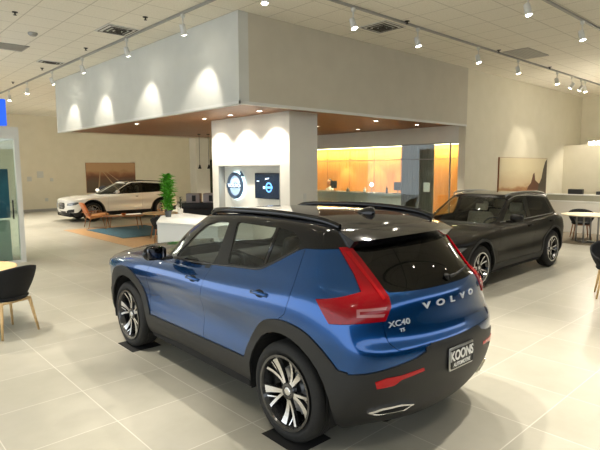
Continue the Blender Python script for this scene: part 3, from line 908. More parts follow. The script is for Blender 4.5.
downlight(11.3, 9.72, S0, 'recessed downlight near the plaster band over the lounge glass', (.3, 0), 90)
downlight(9.6, 7.71, S0, 'recessed downlight near the soffit front edge, middle of the right part', (0, 0), 90)
downlight(11.25, 7.69, S0, 'recessed downlight at the right end of the timber soffit', (.3, 0), 90)
# lounge cove and wall washers
b = newbm(); box(b, 14.82, 14.90, 7.2, 18.8, 2.72, 2.775); obj_ = obj('cove_light_strip', b, M['cove']); tag(obj_, 'warm linear light along the top of the honey timber lounge wall', 'strip light')
a = bpy.data.lights.new('cove_light', 'AREA'); a.shape = 'RECTANGLE'; a.size = .1; a.size_y = 11.4; a.energy = 230; a.color = (1, .74, .40)
o = bpy.data.objects.new('cove_light', a); COL.objects.link(o); o.location = (14.80, 13.0, 2.70); o.rotation_euler = (0, math.radians(12), 0)
for k, y in enumerate((8.05, 10.6, 12.0, 13.4)):
    downlight(14.45, y, 2.78, 'small downlight over the lounge counter, %s from the right' % ('first second third fourth'.split()[k]), (.35, 0), 110, 62, (1, .74, .42))

def diffuser(x, y, w, h, label, louvre=True, dark=True):
    e = empty('air_diffuser', (x, y, CZ)); tag(e, label, 'vent', 'ceiling vents')
    b = newbm(); box(b, -w / 2, w / 2, -h / 2, h / 2, -.014, .0)
    obj('vent_frame', b, M['whitemetal'] if dark else M['greymetal'], e)
    b = newbm()
    if louvre:
        n = 4
        for k in range(n):
            a_, c_ = w / 2 * (1 - k / n) - .03, h / 2 * (1 - k / n) - .03
            if a_ < .03 or c_ < .03: continue
            zz = -.018 - .010 * k
            t = .016
            for q in ((-a_, a_, c_ - t, c_), (-a_, a_, -c_, -c_ + t), (-a_, -a_ + t, -c_, c_), (a_ - t, a_, -c_, c_)): box(b, q[0], q[1], q[2], q[3], zz, -.012)
        obj('louvres', b, mat('dark_louvre', '4a4640', .6) if dark else M['greymetal'], e)
    else:
        for k in range(7): box(b, -w / 2 + .03, w / 2 - .03, -h / 2 + .03 + k * (h - .08) / 7, -h / 2 + .05 + k * (h - .08) / 7, -.02, -.012)
        obj('louvres', b, M['greymetal'], e)
diffuser(4.12, 9.3, .60, .60, 'square dark-louvred ceiling diffuser at the upper left near the fascia')
diffuser(4.12, 13.05, .55, .30, 'slim dark ceiling grille farther along the left fascia')
diffuser(2.7, 12.0, 1.2, .6, 'flat grey return grille at the far left of the ceiling', False, False)
diffuser(7.56, 5.95, .60, .60, 'square dark-louvred ceiling diffuser above the front fascia')
diffuser(11.7, 5.16, 1.1, .56, 'pale rectangular return grille in the ceiling at upper right', False, False)
diffuser(6.3, 7.0 - 1.9, .6, .6, 'square ceiling diffuser cut by the top edge left of the corner') if False else None
for x, y, lb in ((2.45, 9.35, 'small dark ceiling sprinkler at the top left corner'), (4.21, 11.09, 'small ceiling sprinkler between the two left diffusers'), (4.13, 8.22, 'small ceiling sprinkler just right of the upper left diffuser'),
                 (4.19, 13.95, 'small ceiling sprinkler beyond the slim left grille'), (4.2, 16.68, 'tiny ceiling sprinkler farthest away on the left'), (7.6, 5.44, 'small ceiling sprinkler right of the front fascia diffuser'),
                 (10.92, 5.41, 'small ceiling sprinkler left of the pale right grille'), (13.72, 5.43, 'small ceiling sprinkler right of the pale right grille')):
    b = newbm(); lathe(b, [(0, 0), (.045, 0), (.042, -.008), (.014, -.012), (.012, -.045), (0, -.045)], 16, Matrix.Translation((x, y, CZ)))
    lathe(b, [(0, -.045), (.028, -.047), (.028, -.050), (0, -.052)], 16, Matrix.Translation((x, y, CZ)))
    tag(obj('ceiling_sprinkler', b, M['black']), lb, 'sprinkler', 'ceiling sprinklers')
b = newbm(); lathe(b, [(0, 0), (.085, 0), (.08, -.03), (.05, -.055), (0, -.055)], 24, Matrix.Translation((3.04, 10.54, CZ))); tag(obj('smoke_detector', b, M['greymetal'], auto=.6), 'round grey smoke detector on the ceiling at upper left', 'smoke detector')

# ------------------------------------------------------------------ column niche: round logo and television
lc = Vector((cx0 + nd, 9.42, 1.60))
ZX = Matrix(((0, 0, -1, 0), (-1, 0, 0, 0), (0, 1, 0, 0), (0, 0, 0, 1)))      # local x -> -y, local y -> z, local z -> -x
e = empty('wall_logo', lc); tag(e, 'round halo-lit ring and arrow logo in the column niche', 'logo')
def ringmesh(ri, ro, z0, z1, n=56):
    b = newbm(); lathe(b, [(ri, z0), (ro, z0), (ro, z1), (ri, z1)], n, ZX, True); return b
obj('halo', ringmesh(.0001, .318, .02, .03), M['logoglow'], e); obj('logo_disc', ringmesh(.0001, .23, .05, .06), mat('logo_pale_disc', (.4, .5, .6), .4, emis=(.5, .7, .9), estr=.55), e)
obj('logo_ring', ringmesh(.225, .300, .055, .085), M['logoface'], e)
b = newbm(); prism(b, [(-.30, -.052), (.30, -.052), (.30, .052), (-.30, .052)], .06, .095, ZX); obj('logo_bar', b, M['logoface'], e)
text_obj('logo_lettering', 'VOLVO', .105, M['screenwhite'], e, ZX @ Matrix.Translation((0, 0, .097)), .002, sx=1.35, bold=.003)
b = newbm(); A = Matrix.Rotation(PI / 4, 4, 'Z'); prism(b, [(.29, -.022), (.36, -.022), (.36, .022), (.29, .022)], .06, .085, ZX @ A); prism(b, [(.35, -.075), (.395, -.075), (.395, .075), (.35, .075)], .06, .085, ZX @ A @ Matrix.Translation((.0, 0, 0))); prism(b, [(.27, .040), (.395, .040), (.395, .075), (.27, .075)], .06, .085, ZX @ A) if False else None
obj('logo_arrow', b, M['logoface'], e)
l = bpy.data.lights.new('logo_halo', 'AREA'); l.shape = 'DISK'; l.size = .7; l.energy = 5; l.color = (.6, .85, 1); o = bpy.data.objects.new('logo_halo', l); COL.objects.link(o); o.location = lc + Vector((-.12, 0, 0)); o.rotation_euler = (0, -PI / 2, 0)
o.rotation_euler = (0, PI / 2, 0)
e = empty('television', (cx0 + nd, 8.24, 1.615)); tag(e, 'wall mounted television showing a dark blue logo, right of the round logo', 'television')
b = newbm(); rbox(b, -.46, .52, -.27, .27, .01, .07, .008, 2, ZX); obj('tv_case', b, M['black'], e, auto=.6)
b = newbm(); box(b, -.448, .508, -.255, .255, .07, .073, ZX); obj('tv_screen', b, M['screen'], e)
b = newbm(); lathe(b, [(.075, .074), (.105, .074), (.105, .077), (.075, .077)], 36, ZX @ Matrix.Translation((.02, -.03, 0)), True); prism(b, [(-.10, -.022), (.14, -.022), (.14, .022), (-.10, .022)], .074, .078, ZX @ Matrix.Translation((0, -.03, 0)))
obj('screen_ring_mark', b, M['screenblue'], e)
b = newbm(); prism(b, [(-.17, -.06), (-.11, -.06), (-.11, -.01), (-.17, -.01)], .074, .077, ZX); prism(b, [(-.10, .13), (.02, .15), (.03, .17), (-.09, .16)], .074, .077, ZX); prism(b, [(-.38, .09), (-.30, .09), (-.30, .105), (-.38, .105)], .074, .077, ZX)
obj('screen_white_mark', b, M['screenwhite'], e)
for y, z, lb in ((0, 0, ''),):
    for k, zz in enumerate((1.42, 1.30)):
        b = newbm(); rbox(b, 7.02, 7.10, cy0 - .012, cy0, zz - .055, zz + .055, .004, 1); box(b, 7.05, 7.07, cy0 - .016, cy0 - .010, zz - .02, zz + .02)
        tag(obj('wall_socket', b, M['whitemetal']), 'small white wall plate on the column side, %s of two' % ('upper', 'lower')[k], 'socket')

# ------------------------------------------------------------------ pictures
def canvas(name, label, T, w, h, cols, seed, kind):
    """framed canvas print in local x (width), y (height), z out of the wall"""
    e = empty(name); tag(e, label, 'picture')
    b = newbm(); box(b, -w / 2, w / 2, -h / 2, h / 2, 0, .04, T); obj('canvas_frame', b, M['walnut'], e)
    m = mat(name + '_print', cols[0], .6); nt = m.node_tree; N = nt.nodes; L = nt.links; bs = N['Principled BSDF']
    b = newbm(); fs = [b.verts.new(T @ Vector((x, y, .042))) for x, y in ((-w / 2 + .01, -h / 2 + .01), (w / 2 - .01, -h / 2 + .01), (w / 2 - .01, h / 2 - .01), (-w / 2 + .01, h / 2 - .01))]
    f = b.faces.new(fs); uv = b.loops.layers.uv.new('uv')
    for lp, c in zip(f.loops, ((0, 0), (1, 0), (1, 1), (0, 1))): lp[uv].uv = c
    tc = N.new('ShaderNodeTexCoord'); mp = N.new('ShaderNodeMapping'); nz = N.new('ShaderNodeTexNoise'); sp = N.new('ShaderNodeSeparateXYZ'); L.new(tc.outputs['UV'], sp.inputs[0])
    L.new(tc.outputs['UV'], mp.inputs[0]); L.new(mp.outputs[0], nz.inputs['Vector']); nz.inputs['Scale'].default_value = 5; nz.inputs['Detail'].default_value = 7
    mp.inputs['Location'].default_value = (seed, seed, 0)
    ad = N.new('ShaderNodeMath'); ad.operation = 'MULTIPLY_ADD'; L.new(nz.outputs[0], ad.inputs[0]); ad.inputs[1].default_value = .35; L.new(sp.outputs[1], ad.inputs[2])
    cr = N.new('ShaderNodeValToRGB'); L.new(ad.outputs[0], cr.inputs[0]); r = cr.color_ramp
    while len(r.elements) < len(cols): r.elements.new(.5)
    for k, (c, p) in enumerate(zip(cols, kind)): r.elements[k].position = p; r.elements[k].color = srgb(c)
    L.new(cr.outputs[0], bs.inputs['Base Color'])
    obj('canvas_print', b, m, e, recalc=False)
    return e
YN = Matrix(((1, 0, 0, 0), (0, 0, -1, 0), (0, 1, 0, 0), (0, 0, 0, 1)))      # on a wall facing -y
T1 = Matrix.Translation((15.8, 6.90, 1.66)) @ YN
e = canvas('wall_canvas', 'large canvas of a pale sky over a rocky shore on the right wall', T1, 3.35, 1.20, ['3c2e22', '8a5a38', 'a87a50', 'c9b28c', 'd8cba8'], 3, (.20, .32, .40, .47, .9))
def slab(poly, z0, z1, T): b = newbm(); prism(b, poly, z0, z1, T); return b
obj('print_cliff', slab([(1.66, -.59), (1.66, .58), (1.50, .48), (1.36, .22), (1.27, -.05), (1.10, -.22), (.95, -.59)], .0422, .0428, T1), mat('print_dark_rock', '4a4032', .6), e)
obj('print_hill', slab([(.30, -.28), (.48, -.18), (.62, .10), (.72, .14), (.80, -.10), (1.1, -.22), (1.1, -.40), (.2, -.40)], .0422, .0427, T1), mat('print_brown_hill', '5e3a26', .6), e)
T2 = Matrix.Translation((10.93, 26.20, 1.56)) @ YN
e = canvas('wall_canvas', 'brown canvas of a desert road on the far wall behind the white estate', T2, 2.6, 1.52, ['4f4438', '5d4e3e', '6b4530', '8a5c3e', 'b08c66'], 8, (.1, .5, .68, .78, .95))
for k, (x0, x1) in enumerate(((-.50, .30), (-.35, 1.0), (-.60, -.75))):
    obj('print_road_line', slab([(x0, .35), (x0 + .03, .35), (x1 + .10, -.70), (x1, -.70)], .0422, .0428, T2), mat('print_line', 'a98e6c', .6), e)

# far wall small plates
for x, z, s, lb in ((7.02, 1.55, .10, 'small wall plate low left on the far wall'), (7.5, 1.75, .14, 'grey thermostat box on the far wall, highest of the cluster'), (8.0, 1.50, .07, 'small switch plate on the far wall, right of the cluster'), (7.72, .55, .07, 'socket plate low on the far wall near the floor')):
    b = newbm(); rbox(b, x - s, x + s, 26.17, 26.2, z - s * 1.1, z + s * 1.1, .01, 1); tag(obj('wall_plate', b, M['wallgrey']), lb, 'wall plate', 'plates on the far wall')

# ------------------------------------------------------------------ lounge counter, glazing, curtain
e = empty('lounge_counter', (13.3, 11.0, 0)); tag(e, 'long pale lounge counter with a dark top behind the glass', 'counter')
b = newbm(); box(b, -.30, .30, -1.95, 2.9, 0, 1.12); obj('counter_front', b, M['wallwhite'], e)
b = newbm(); rbox(b, -.36, .34, -2.0, 2.95, 1.12, 1.17, .01, 2); obj('worktop', b, M['black'], e, auto=.6)
b = newbm(); box(b, -.37, -.34, -2.0, 2.95, 1.10, 1.17); obj('counter_lip', b, M['whitemetal'], e)
b = newbm(); box(b, 12.34, 12.35, 7.12, 13.58, 0.02, 2.62); o = structure('window_1', b, M['glass_clear'])
b = newbm(); 
for y in (7.10, 7.36, 13.57): box(b, 12.32, 12.37, y, y + .022, 0, 2.64)
box(b, 12.325, 12.365, 7.12, 13.58, 2.20, 2.218); box(b, 12.32, 12.37, 7.12, 13.58, 2.61, 2.64)
structure('window_frame', b, M['greymetal'])
def curtain(x, y0, y1, z0, z1, label):
    b = newbm(); n = 90; r0 = []; r1 = []
    for k in range(n + 1):
        y = y0 + (y1 - y0) * k / n; xx = x + .045 * math.sin(k * 2 * PI / 7) + .012 * math.sin(k * 1.3)
        r0.append(b.verts.new((xx, y, z0))); r1.append(b.verts.new((xx, y, z1)))
    for k in range(n): b.faces.new([r0[k], r0[k + 1], r1[k + 1], r1[k]])
    bmesh.ops.solidify(b, geom=b.faces[:], thickness=.006)
    tag(obj('curtain', b, M['curtain'], smooth=True), label, 'curtain')
curtain(12.62, 8.05, 9.12, .03, 2.70, 'grey pleated curtain between the two honey timber panels')
b = newbm(); box(b, 12.36, 12.375, 8.0, 8.20, 1.30, 1.56); tag(obj('door_sign', b, M['platewhite']), 'small square white notice in front of the grey curtain', 'sign')
# things on the lounge counter
def monitor(x, y, z, rz, lb, w=.42):
    e = empty('monitor', (x, y, z), rz); tag(e, lb, 'monitor')
    b = newbm(); rbox(b, -.012, .012, -w / 2, w / 2, .10, .36, .006, 1); obj('display', b, M['black'], e, auto=.6)
    b = newbm(); rbox(b, -.07, .07, -.09, .09, 0, .012, .004, 1); cyl(b, (.01, 0, .01), (.01, 0, .16), .014, n=10); obj('stand', b, M['black'], e, auto=.6)
monitor(13.25, 12.5, 1.172, .3, 'small dark monitor on the lounge counter near the seated person', .22)
monitor(13.2, 9.7, 1.172, 0, 'small dark monitor on the lounge counter, nearest the curtain', .30)
def bottle(x, y, z, h, r, m, lb, nm='bottle', cat='bottle'):
    b = newbm(); lathe(b, [(0, 0), (r, 0), (r, h * .6), (r * .4, h * .75), (r * .35, h), (0, h)], 20, Matrix.Translation((x, y, z))); tag(obj(nm, b, m, auto=.6), lb, cat)
bottle(13.1, 10.05, 1.172, .24, .035, M['black'], 'dark bottle on the lounge counter beside the right monitor')
bottle(13.15, 11.0, 1.172, .17, .05, M['pot'], 'short pale vase on the middle of the lounge counter', 'vase', 'vase')
bottle(13.15, 11.75, 1.172, .15, .06, M['greymetal'], 'squat grey jar on the lounge counter, left part', 'jar', 'jar')
e = empty('table_lamp', (13.2, 10.75, 1.172)); tag(e, 'tiny glowing lamp on the lounge counter', 'lamp')
b = newbm(); cyl(b, (0, 0, 0), (0, 0, .02), .05, n=16); cyl(b, (0, 0, .02), (0, 0, .22), .008, n=8); obj('lamp_base', b, M['greymetal'], e)
b = newbm(); lathe(b, [(.02, .30), (.03, .22), (.045, .22), (.035, .30)], 16, None, True); obj('lamp_shade', b, M['glow'], e)

# ------------------------------------------------------------------ reception desk
b = newbm()
DP = [(4.98, 9.73), (5.72, 10.95), (6.50, 11.35), (6.50, 8.45), (5.45, 8.20)]
prism(b, [(x + .0, y) for x, y in DP], 0, .84)
e = empty('reception_desk', (5.8, 9.8, 0)); tag(e, 'white faceted reception desk beyond the blue car bonnet', 'desk')
T = Matrix.Translation((-5.8, -9.8, 0))
for v in b.verts: v.co = T @ v.co
obj('desk_body', b, M['white'], e)
b = newbm(); prism(b, [(5.8 + (x - 5.8) * 1.02, 9.8 + (y - 9.8) * 1.02) for x, y in DP], .84, .885, T); obj('desk_top', b, M['whitemetal'], e)
# potted plants
def leafy(name, label, loc, h, n, spread, leafm, potm, pr, ph, lw, ll, seed):
    rnd = random.Random(seed); e = empty(name, loc); tag(e, label, 'plant')
    b = newbm(); lathe(b, [(0, 0), (pr * .75, 0), (pr, ph), (pr * .9, ph), (pr * .7, ph * .85), (0, ph * .85)], 24); obj('pot', b, potm, e, auto=.6)
    b = newbm(); st = newbm()
    for k in range(n):
        t = rnd.random(); a = rnd.random() * 2 * PI; r0 = spread * (.25 + .75 * math.sin(PI * min(1, t * 1.05))) * (.6 + .4 * rnd.random())
        base = Vector((0, 0, ph + t * (h - ph))); d = Vector((math.cos(a), math.sin(a), .3 + .9 * rnd.random())).normalized()
        tip = base + d * r0
        tube(st, [Vector((0, 0, max(ph * .8, base.z - .08))), base + d * r0 * .25], .0035, 5)
        u = d.cross(Vector((0, 0, 1))).normalized(); w = u.cross(d)
        L_ = ll * (.7 + .6 * rnd.random()); W = lw * (.7 + .6 * rnd.random()); o_ = base + d * r0 * .25
        P = [(0, 0), (.35, .5), (.65, .42), (1, 0)]
        mid = [b.verts.new(o_ + d * L_ * s_ + Vector((0, 0, -.25 * L_ * s_ * s_))) for s_, _ in P]
        lf = [b.verts.new(o_ + d * L_ * s_ + u * W * q + w * W * .15 + Vector((0, 0, -.25 * L_ * s_ * s_))) for s_, q in P[1:3]]
        rt = [b.verts.new(o_ + d * L_ * s_ - u * W * q + w * W * .15 + Vector((0, 0, -.25 * L_ * s_ * s_))) for s_, q in P[1:3]]
        for S_ in (lf, rt):
            b.faces.new([mid[0], mid[1], S_[0]]); b.faces.new([mid[1], mid[2], S_[1], S_[0]]); b.faces.new([mid[2], mid[3], S_[1]])
    tube(st, [(0, 0, ph * .8), (0, 0, h * .9)], .008, 6)
    obj('foliage', b, leafm, e, smooth=True, recalc=False); obj('stem', st, leafm, e)
leafy('potted_plant', 'tall bright green leafy plant on the white reception desk', (5.72, 10.62, .886), .92, 330, .22, M['leaf'], M['darkpot'], .085, .14, .085, .19, 2)
leafy('potted_plant', 'small dark twiggy plant in a white pot by the grey coffee machines', (6.28, 11.05, .886), .40, 34, .13, M['darkleaf'], M['pot'], .07, .13, .03, .10, 5)
# coffee bar under the pendants
e = empty('coffee_bar', (8.85, 14.2, 0), -.75); tag(e, 'black coffee bar counter left of the column under the pendants', 'counter')
b = newbm(); box(b, -.54, .54, -.30, .30, 0, .70); obj('bar_body', b, M['black'], e)
b = newbm(); rbox(b, -.58, .58, -.34, .34, .70, .90, .012, 2); obj('bar_top', b, M['black'], e, auto=.6)
for k, dx in enumerate((-.24, .30)):
    c = Vector((8.85, 14.2, .90)) + Vector((math.cos(-.75), math.sin(-.75), 0)) * dx
    m_ = empty('coffee_machine', c, -.75); tag(m_, 'pinkish grey coffee machine with a dark slot, %s of the pair' % ('left', 'right')[k], 'coffee machine', 'coffee machines')
    b = newbm(); rbox(b, -.22, .22, -.2, .2, 0, .30, .02, 2); obj('machine_body', b, mat('pinkish_grey_shell_%d' % k, '9b8f8c', .4), m_, auto=.6)
    b = newbm(); rbox(b, -.03, .09, -.215, -.19, .05, .24, .008, 1); obj('dispensing_slot', b, M['black'], m_, auto=.6)
for k, (x, y) in enumerate(((8.84, 14.24), (9.07, 14.07))):
    e = empty('pendant_lamp', (x, y, SZ + .03)); tag(e, 'small black pendant lamp on a thin cord, %s of two beside the column' % ('left', 'right')[k], 'pendant lamp', 'pendants over the coffee bar')
    b = newbm(); cyl(b, (0, 0, 0), (0, 0, -.98), .006, n=8); cyl(b, (0, 0, 0), (0, 0, -.02), .05, n=16); obj('cord', b, M['black'], e)
    b = newbm(); lathe(b, [(0, -.96), (.02, -.97), (.035, -1.03), (.055, -1.10), (.048, -1.10), (.03, -1.04), (0, -1.0)], 20); obj('lamp_shade', b, M['black'], e, auto=.6)
# dark doorway on the far wall right of the pilaster
b = newbm(); box(b, 16.75, 17.75, 26.10, 26.2, 0, 2.5); structure('door_1', b, noise_tint(mat('dark_door_glass', '3c4438', .25), '343c32', '4a5244', 1.5, 3))
b = newbm(); 
for a in ((16.68, 16.75, 26.06, 26.2, 0, 2.57), (17.75, 17.82, 26.06, 26.2, 0, 2.57), (16.68, 17.82, 26.06, 26.2, 2.5, 2.57)): box(b, *a)
structure('trim_door', b, M['greymetal'])

# ------------------------------------------------------------------ rug, inlay, lounge furniture on the left
sbox('floor_inlay', (5.6, 9.6, 11.6, 17.45, -.01, .004), M['woodfloor'])
b = newbm(); rbox(b, 6.15, 8.2, 14.1, 16.95, .004, .016, .004, 1); tag(obj('rug', b, M['rug']), 'blue wool rug on the timber floor inlay', 'rug')
def armchair(loc, rz, label, m1, m2, legm):
    e = empty('armchair', loc, rz); tag(e, label, 'armchair')
    b = newbm(); T = Matrix.Translation((-.26, 0, .40)) @ Matrix.Rotation(-.42, 4, 'Y'); rbox(b, -.035, .035, -.33, .33, 0, .50, .03, 3, T); obj('backrest', b, m1, e, smooth=True)
    b = newbm(); T = Matrix.Translation((0, 0, .40)) @ Matrix.Rotation(-.12, 4, 'Y'); rbox(b, -.28, .36, -.31, .31, -.05, .05, .035, 3, T); obj('seat', b, m2, e, smooth=True)
    b = newbm()
    for s in (1, -1):
        tube(b, smooth_poly_tube([(-.40, s * .33, .52), (-.1, s * .36, .53), (.26, s * .35, .54)], 4), .016, 8)
    tube(b, [(-.22, .30, .33), (-.22, -.30, .33)], .016, 8); tube(b, [(.26, .30, .36), (.26, -.30, .36)], .016, 8)
    obj('arm_frame', b, legm, e, smooth=True)
    for sx in (1, -1):
        for s in (1, -1):
            b = newbm(); tube(b, [(.24 * sx, s * .33, .53), (.27 * sx, s * .33, .3), (.34 * sx, s * .34, 0)], [.018, .017, .010], 8); obj('leg', b, legm, e, smooth=True)
    return e
armchair((6.7, 17.45, 0.005), -.15, 'cognac leather armchair with wooden legs beside the blue rug', M['orange'], M['tanseat'], M['walnut'])
def round_table(loc, r, h, label, top, legm, style='legs'):
    e = empty('round_table', loc); tag(e, label, 'table')
    b = newbm(); lathe(b, [(0, h - .028), (r - .03, h - .028), (r, h - .006), (r - .004, h), (0, h)], 56); obj('tabletop', b, top, e, auto=.6)
    if style == 'legs':
        for k in range(4):
            a = PI / 4 + k * PI / 2; b = newbm(); tube(b, [(r * .35 * math.cos(a), r * .35 * math.sin(a), h - .03), (r * .62 * math.cos(a), r * .62 * math.sin(a), 0)], [.022, .014], 10); obj('leg', b, legm, e, smooth=True)
    else:
        for k, a in enumerate((0, PI / 2)):
            b = newbm()
            for s in (1, -1): tube(b, [(s * r * .42 * math.cos(a), s * r * .42 * math.sin(a), h - .03), (s * r * .42 * math.cos(a), s * r * .42 * math.sin(a), .02)], .022, 8)
            tube(b, [(-r * .46 * math.cos(a), -r * .46 * math.sin(a), .02), (r * .46 * math.cos(a), r * .46 * math.sin(a), .02)], .02, 8)
            tube(b, [(-r * .46 * math.cos(a), -r * .46 * math.sin(a), h - .05), (r * .46 * math.cos(a), r * .46 * math.sin(a), h - .05)], .02, 8)
            obj('leg_frame', b, legm, e, smooth=True)
    return e
def shell_chair(loc, rz, label, shellm, legm, sc=1.):
    """low-backed tub chair; faces +x"""
    e = empty('shell_chair', loc, rz); tag(e, label, 'chair')
    b = newbm(); n = 36; rows = []
    for i in range(9):
        t = i / 8; ring = []
        for k in range(n + 1):
            a = math.radians(-138 + 276 * k / n) + PI            # centred on the back (-x)
            back = .5 + .5 * math.cos(a - PI)                       # 1 at the back, 0 at front
            hh = .13 + .24 * (max(0, math.cos((a - PI) * .62))) ** 1.2
            r = .20 + .075 * math.sin(t * PI / 2) + .02 * t
            ring.append(b.verts.new((r * 1.02 * math.cos(a) + .01 - .03 * t * back, r * 1.12 * math.sin(a), .43 + hh * t)))
        rows.append(ring)
    for i in range(8):
        for k in range(n): b.faces.new([rows[i][k], rows[i][k + 1], rows[i + 1][k + 1], rows[i + 1][k]])
    bmesh.ops.recalc_face_normals(b, faces=b.faces[:]); bmesh.ops.solidify(b, geom=b.faces[:], thickness=.018)
    obj('backrest', b, shellm, e, smooth=True)
    b = newbm(); pts = [(.24 * math.cos(a), .245 * math.sin(a)) for a in np.linspace(0, 2 * PI, 33)[:-1]]; prism(b, [(x + .02, y) for x, y in pts], .405, .455)
    bmesh.ops.bevel(b, geom=[q for q in b.edges if abs(q.verts[0].co.z - q.verts[1].co.z) < 1e-5], offset=.015, segments=2, affect='EDGES'); obj('seat', b, shellm, e, auto=.6)
    b = newbm(); 
    for s in (1, -1): tube(b, [(-.17, s * .17, .39), (.19, s * .17, .39)], .016, 8)
    tube(b, [(-.17, .17, .39), (-.17, -.17, .39)], .016, 8); tube(b, [(.19, .17, .39), (.19, -.17, .39)], .016, 8); obj('seat_frame', b, legm, e, smooth=True)
    for sx in (1, -1):
        for s in (1, -1):
            b = newbm(); tube(b, [(.01 + .17 * sx, s * .17, .405), (.01 + .23 * sx, s * .225, 0)], [.020, .012], 10); obj('leg', b, legm, e, smooth=True)
    e.scale = (sc, sc, sc)
    return e
round_table((6.95, 13.35, 0.004), .50, .74, 'oak round table behind the white desk at the edge of the inlay', M['oak'], M['walnut'])
shell_chair((6.60, 12.62, .004), 1.1, 'dark chair tucked at the oak table behind the white desk', M['blackshell'], M['walnut'], .92)
e = empty('coffee_table', (7.2, 16.4, .024), -.75); tag(e, 'long low wooden coffee table on the blue rug', 'table')
b = newbm(); rbox(b, -.60, .60, -.25, .25, .40, .43, .008, 2); obj('tabletop', b, M['walnut'], e, auto=.6)
for sx in (1, -1):
    for s in (1, -1): b = newbm(); tube(b, [(.48 * sx, .17 * s, .40), (.54 * sx, .21 * s, 0)], [.018, .012], 8); obj('leg', b, M['walnut'], e, smooth=True)
b = newbm(); lathe(b, [(0, 0), (.05, 0), (.09, .07), (.082, .07), (.045, .012), (0, .012)], 20, Matrix.Translation((7.2, 16.4, .456))); tag(obj('bowl', b, M['orange'], auto=.6), 'small orange bowl on the low coffee table', 'bowl')
# dark swivel chair and white bin by the far wall behind the white car
e = empty('office_chair', (9.6, 24.0, 0)); tag(e, 'dark round-backed office chair beyond the bonnet of the white estate', 'chair')
b = newbm(); T = Matrix.Translation((0, 0, .98)); lathe(b, [(0, -.22), (.16, -.2), (.26, 0), (.2, .18), (0, .24)], 20, T @ Matrix.Diagonal((1, .3, 1, 1))); obj('backrest', b, M['blackshell'], e, smooth=True)
b = newbm(); rbox(b, -.25, .25, -.25, .25, .46, .54, .03, 2); obj('seat', b, M['blackshell'], e, auto=.6)
b = newbm(); cyl(b, (0, 0, .05), (0, 0, .47), .03, n=12); tube(b, [(0, .1, .5), (0, .12, .8)], .02, 8)
for k in range(5): a = 2 * PI * k / 5; tube(b, [(0, 0, .10), (.3 * math.cos(a), .3 * math.sin(a), .04)], [.025, .015], 8)
obj('chair_base', b, M['black'], e, smooth=True)

# ------------------------------------------------------------------ left foreground table and chair, glazed office box
round_table((1.22, 7.50, 0), .56, .74, 'round light oak table cut by the left edge', M['oak'], M['oak'])
shell_chair((1.50, 6.88, 0), math.radians(112), 'black shell chair with oak legs at the left foreground table', M['blackshell'], M['oak'], 1.06)
shell_chair((8.67, 2.33, 0), math.radians(200), 'black shell chair with oak legs cut by the right edge', M['blackshell'], M['oak'], 1.06)
e = empty('glazed_booth', (1.0, 12.0, 0)); tag(e, 'white framed glazed booth standing at the left edge', 'booth')
b = newbm()
for a in ((1.97, 2.06, 0, .12, 0, 2.87), (-3.0, 1.97, 0, .12, 2.63, 2.87), (-.6, -.52, .02, .10, 0, 2.63), (-3.0, 1.97, .02, .10, 0, .05), (1.97, 2.06, .12, 2.6, 2.63, 2.87), (1.97, 2.06, 2.5, 2.6, 0, 2.63)): box(b, *a)
obj('booth_frame', b, M['whitemetal'], e)
b = newbm(); box(b, -.52, 1.97, .05, .06, .05, 2.63); obj('glass_pane', b, M['glass_clear'], e)
b = newbm(); box(b, 2.01, 2.02, .12, 2.5, .05, 2.63); obj('glass_pane', b, M['glass_clear'], e)
l = bpy.data.lights.new('booth_fill_light', 'AREA'); l.shape = 'RECTANGLE'; l.size = 1.2; l.size_y = .15; l.energy = 14; l.color = (1, .95, .85); o = bpy.data.objects.new('booth_fill_light', l); COL.objects.link(o); o.location = (1.6, 12.9, 2.55)  # area light added to brighten the booth interior
b = newbm(); box(b, .0, 1.2, .83, .97, 2.58, 2.63); obj('booth_fill_panel', b, M['whiteemit'], e)  # glowing panel added as a fixture for the booth fill
b = newbm(); cyl(b, (1.86, -.03, .95), (1.86, -.03, 1.35), .014, n=10); tube(b, [(1.86, -.03, 1.0), (1.86, .05, 1.0)], .009, 6); tube(b, [(1.86, -.03, 1.3), (1.86, .05, 1.3)], .009, 6); obj('door_pull', b, M['black'], e)
b = newbm(); box(b, -3.0, 2.0, 2.55, 2.6, 0, 2.63); obj('rear_panel', b, M['wallwhite'], e)
b = newbm(); box(b, -.6, 1.88, .30, .34, .95, 2.0); tag(obj('display_panel', b, M['teal'], loc=(1.0, 12.0, 0)), 'dark teal display graphic inside the glazed booth', 'display')
b = newbm(); rbox(b, -.6, 1.88, .35, .85, .0, .90, .02, 2); tag(obj('booth_counter', b, mat('pale_green_cabinet', '8fa39a', .4), loc=(1.0, 12.0, 0), auto=.6), 'pale green low cabinet inside the glazed booth', 'cabinet')
e = empty('blue_sign', (2.2, 12.05, 2.87)); tag(e, 'bright blue sign box on top of the glazed booth', 'sign')
b = newbm(); rbox(b, .15, .66, -.05, .10, .02, .56, .01, 1); obj('sign_box', b, M['signblue'], e, auto=.6)
b = newbm(); box(b, .2, .25, 0, .05, 0, .03); box(b, .4, .45, 0, .05, 0, .03); obj('sign_feet', b, M['whitemetal'], e)

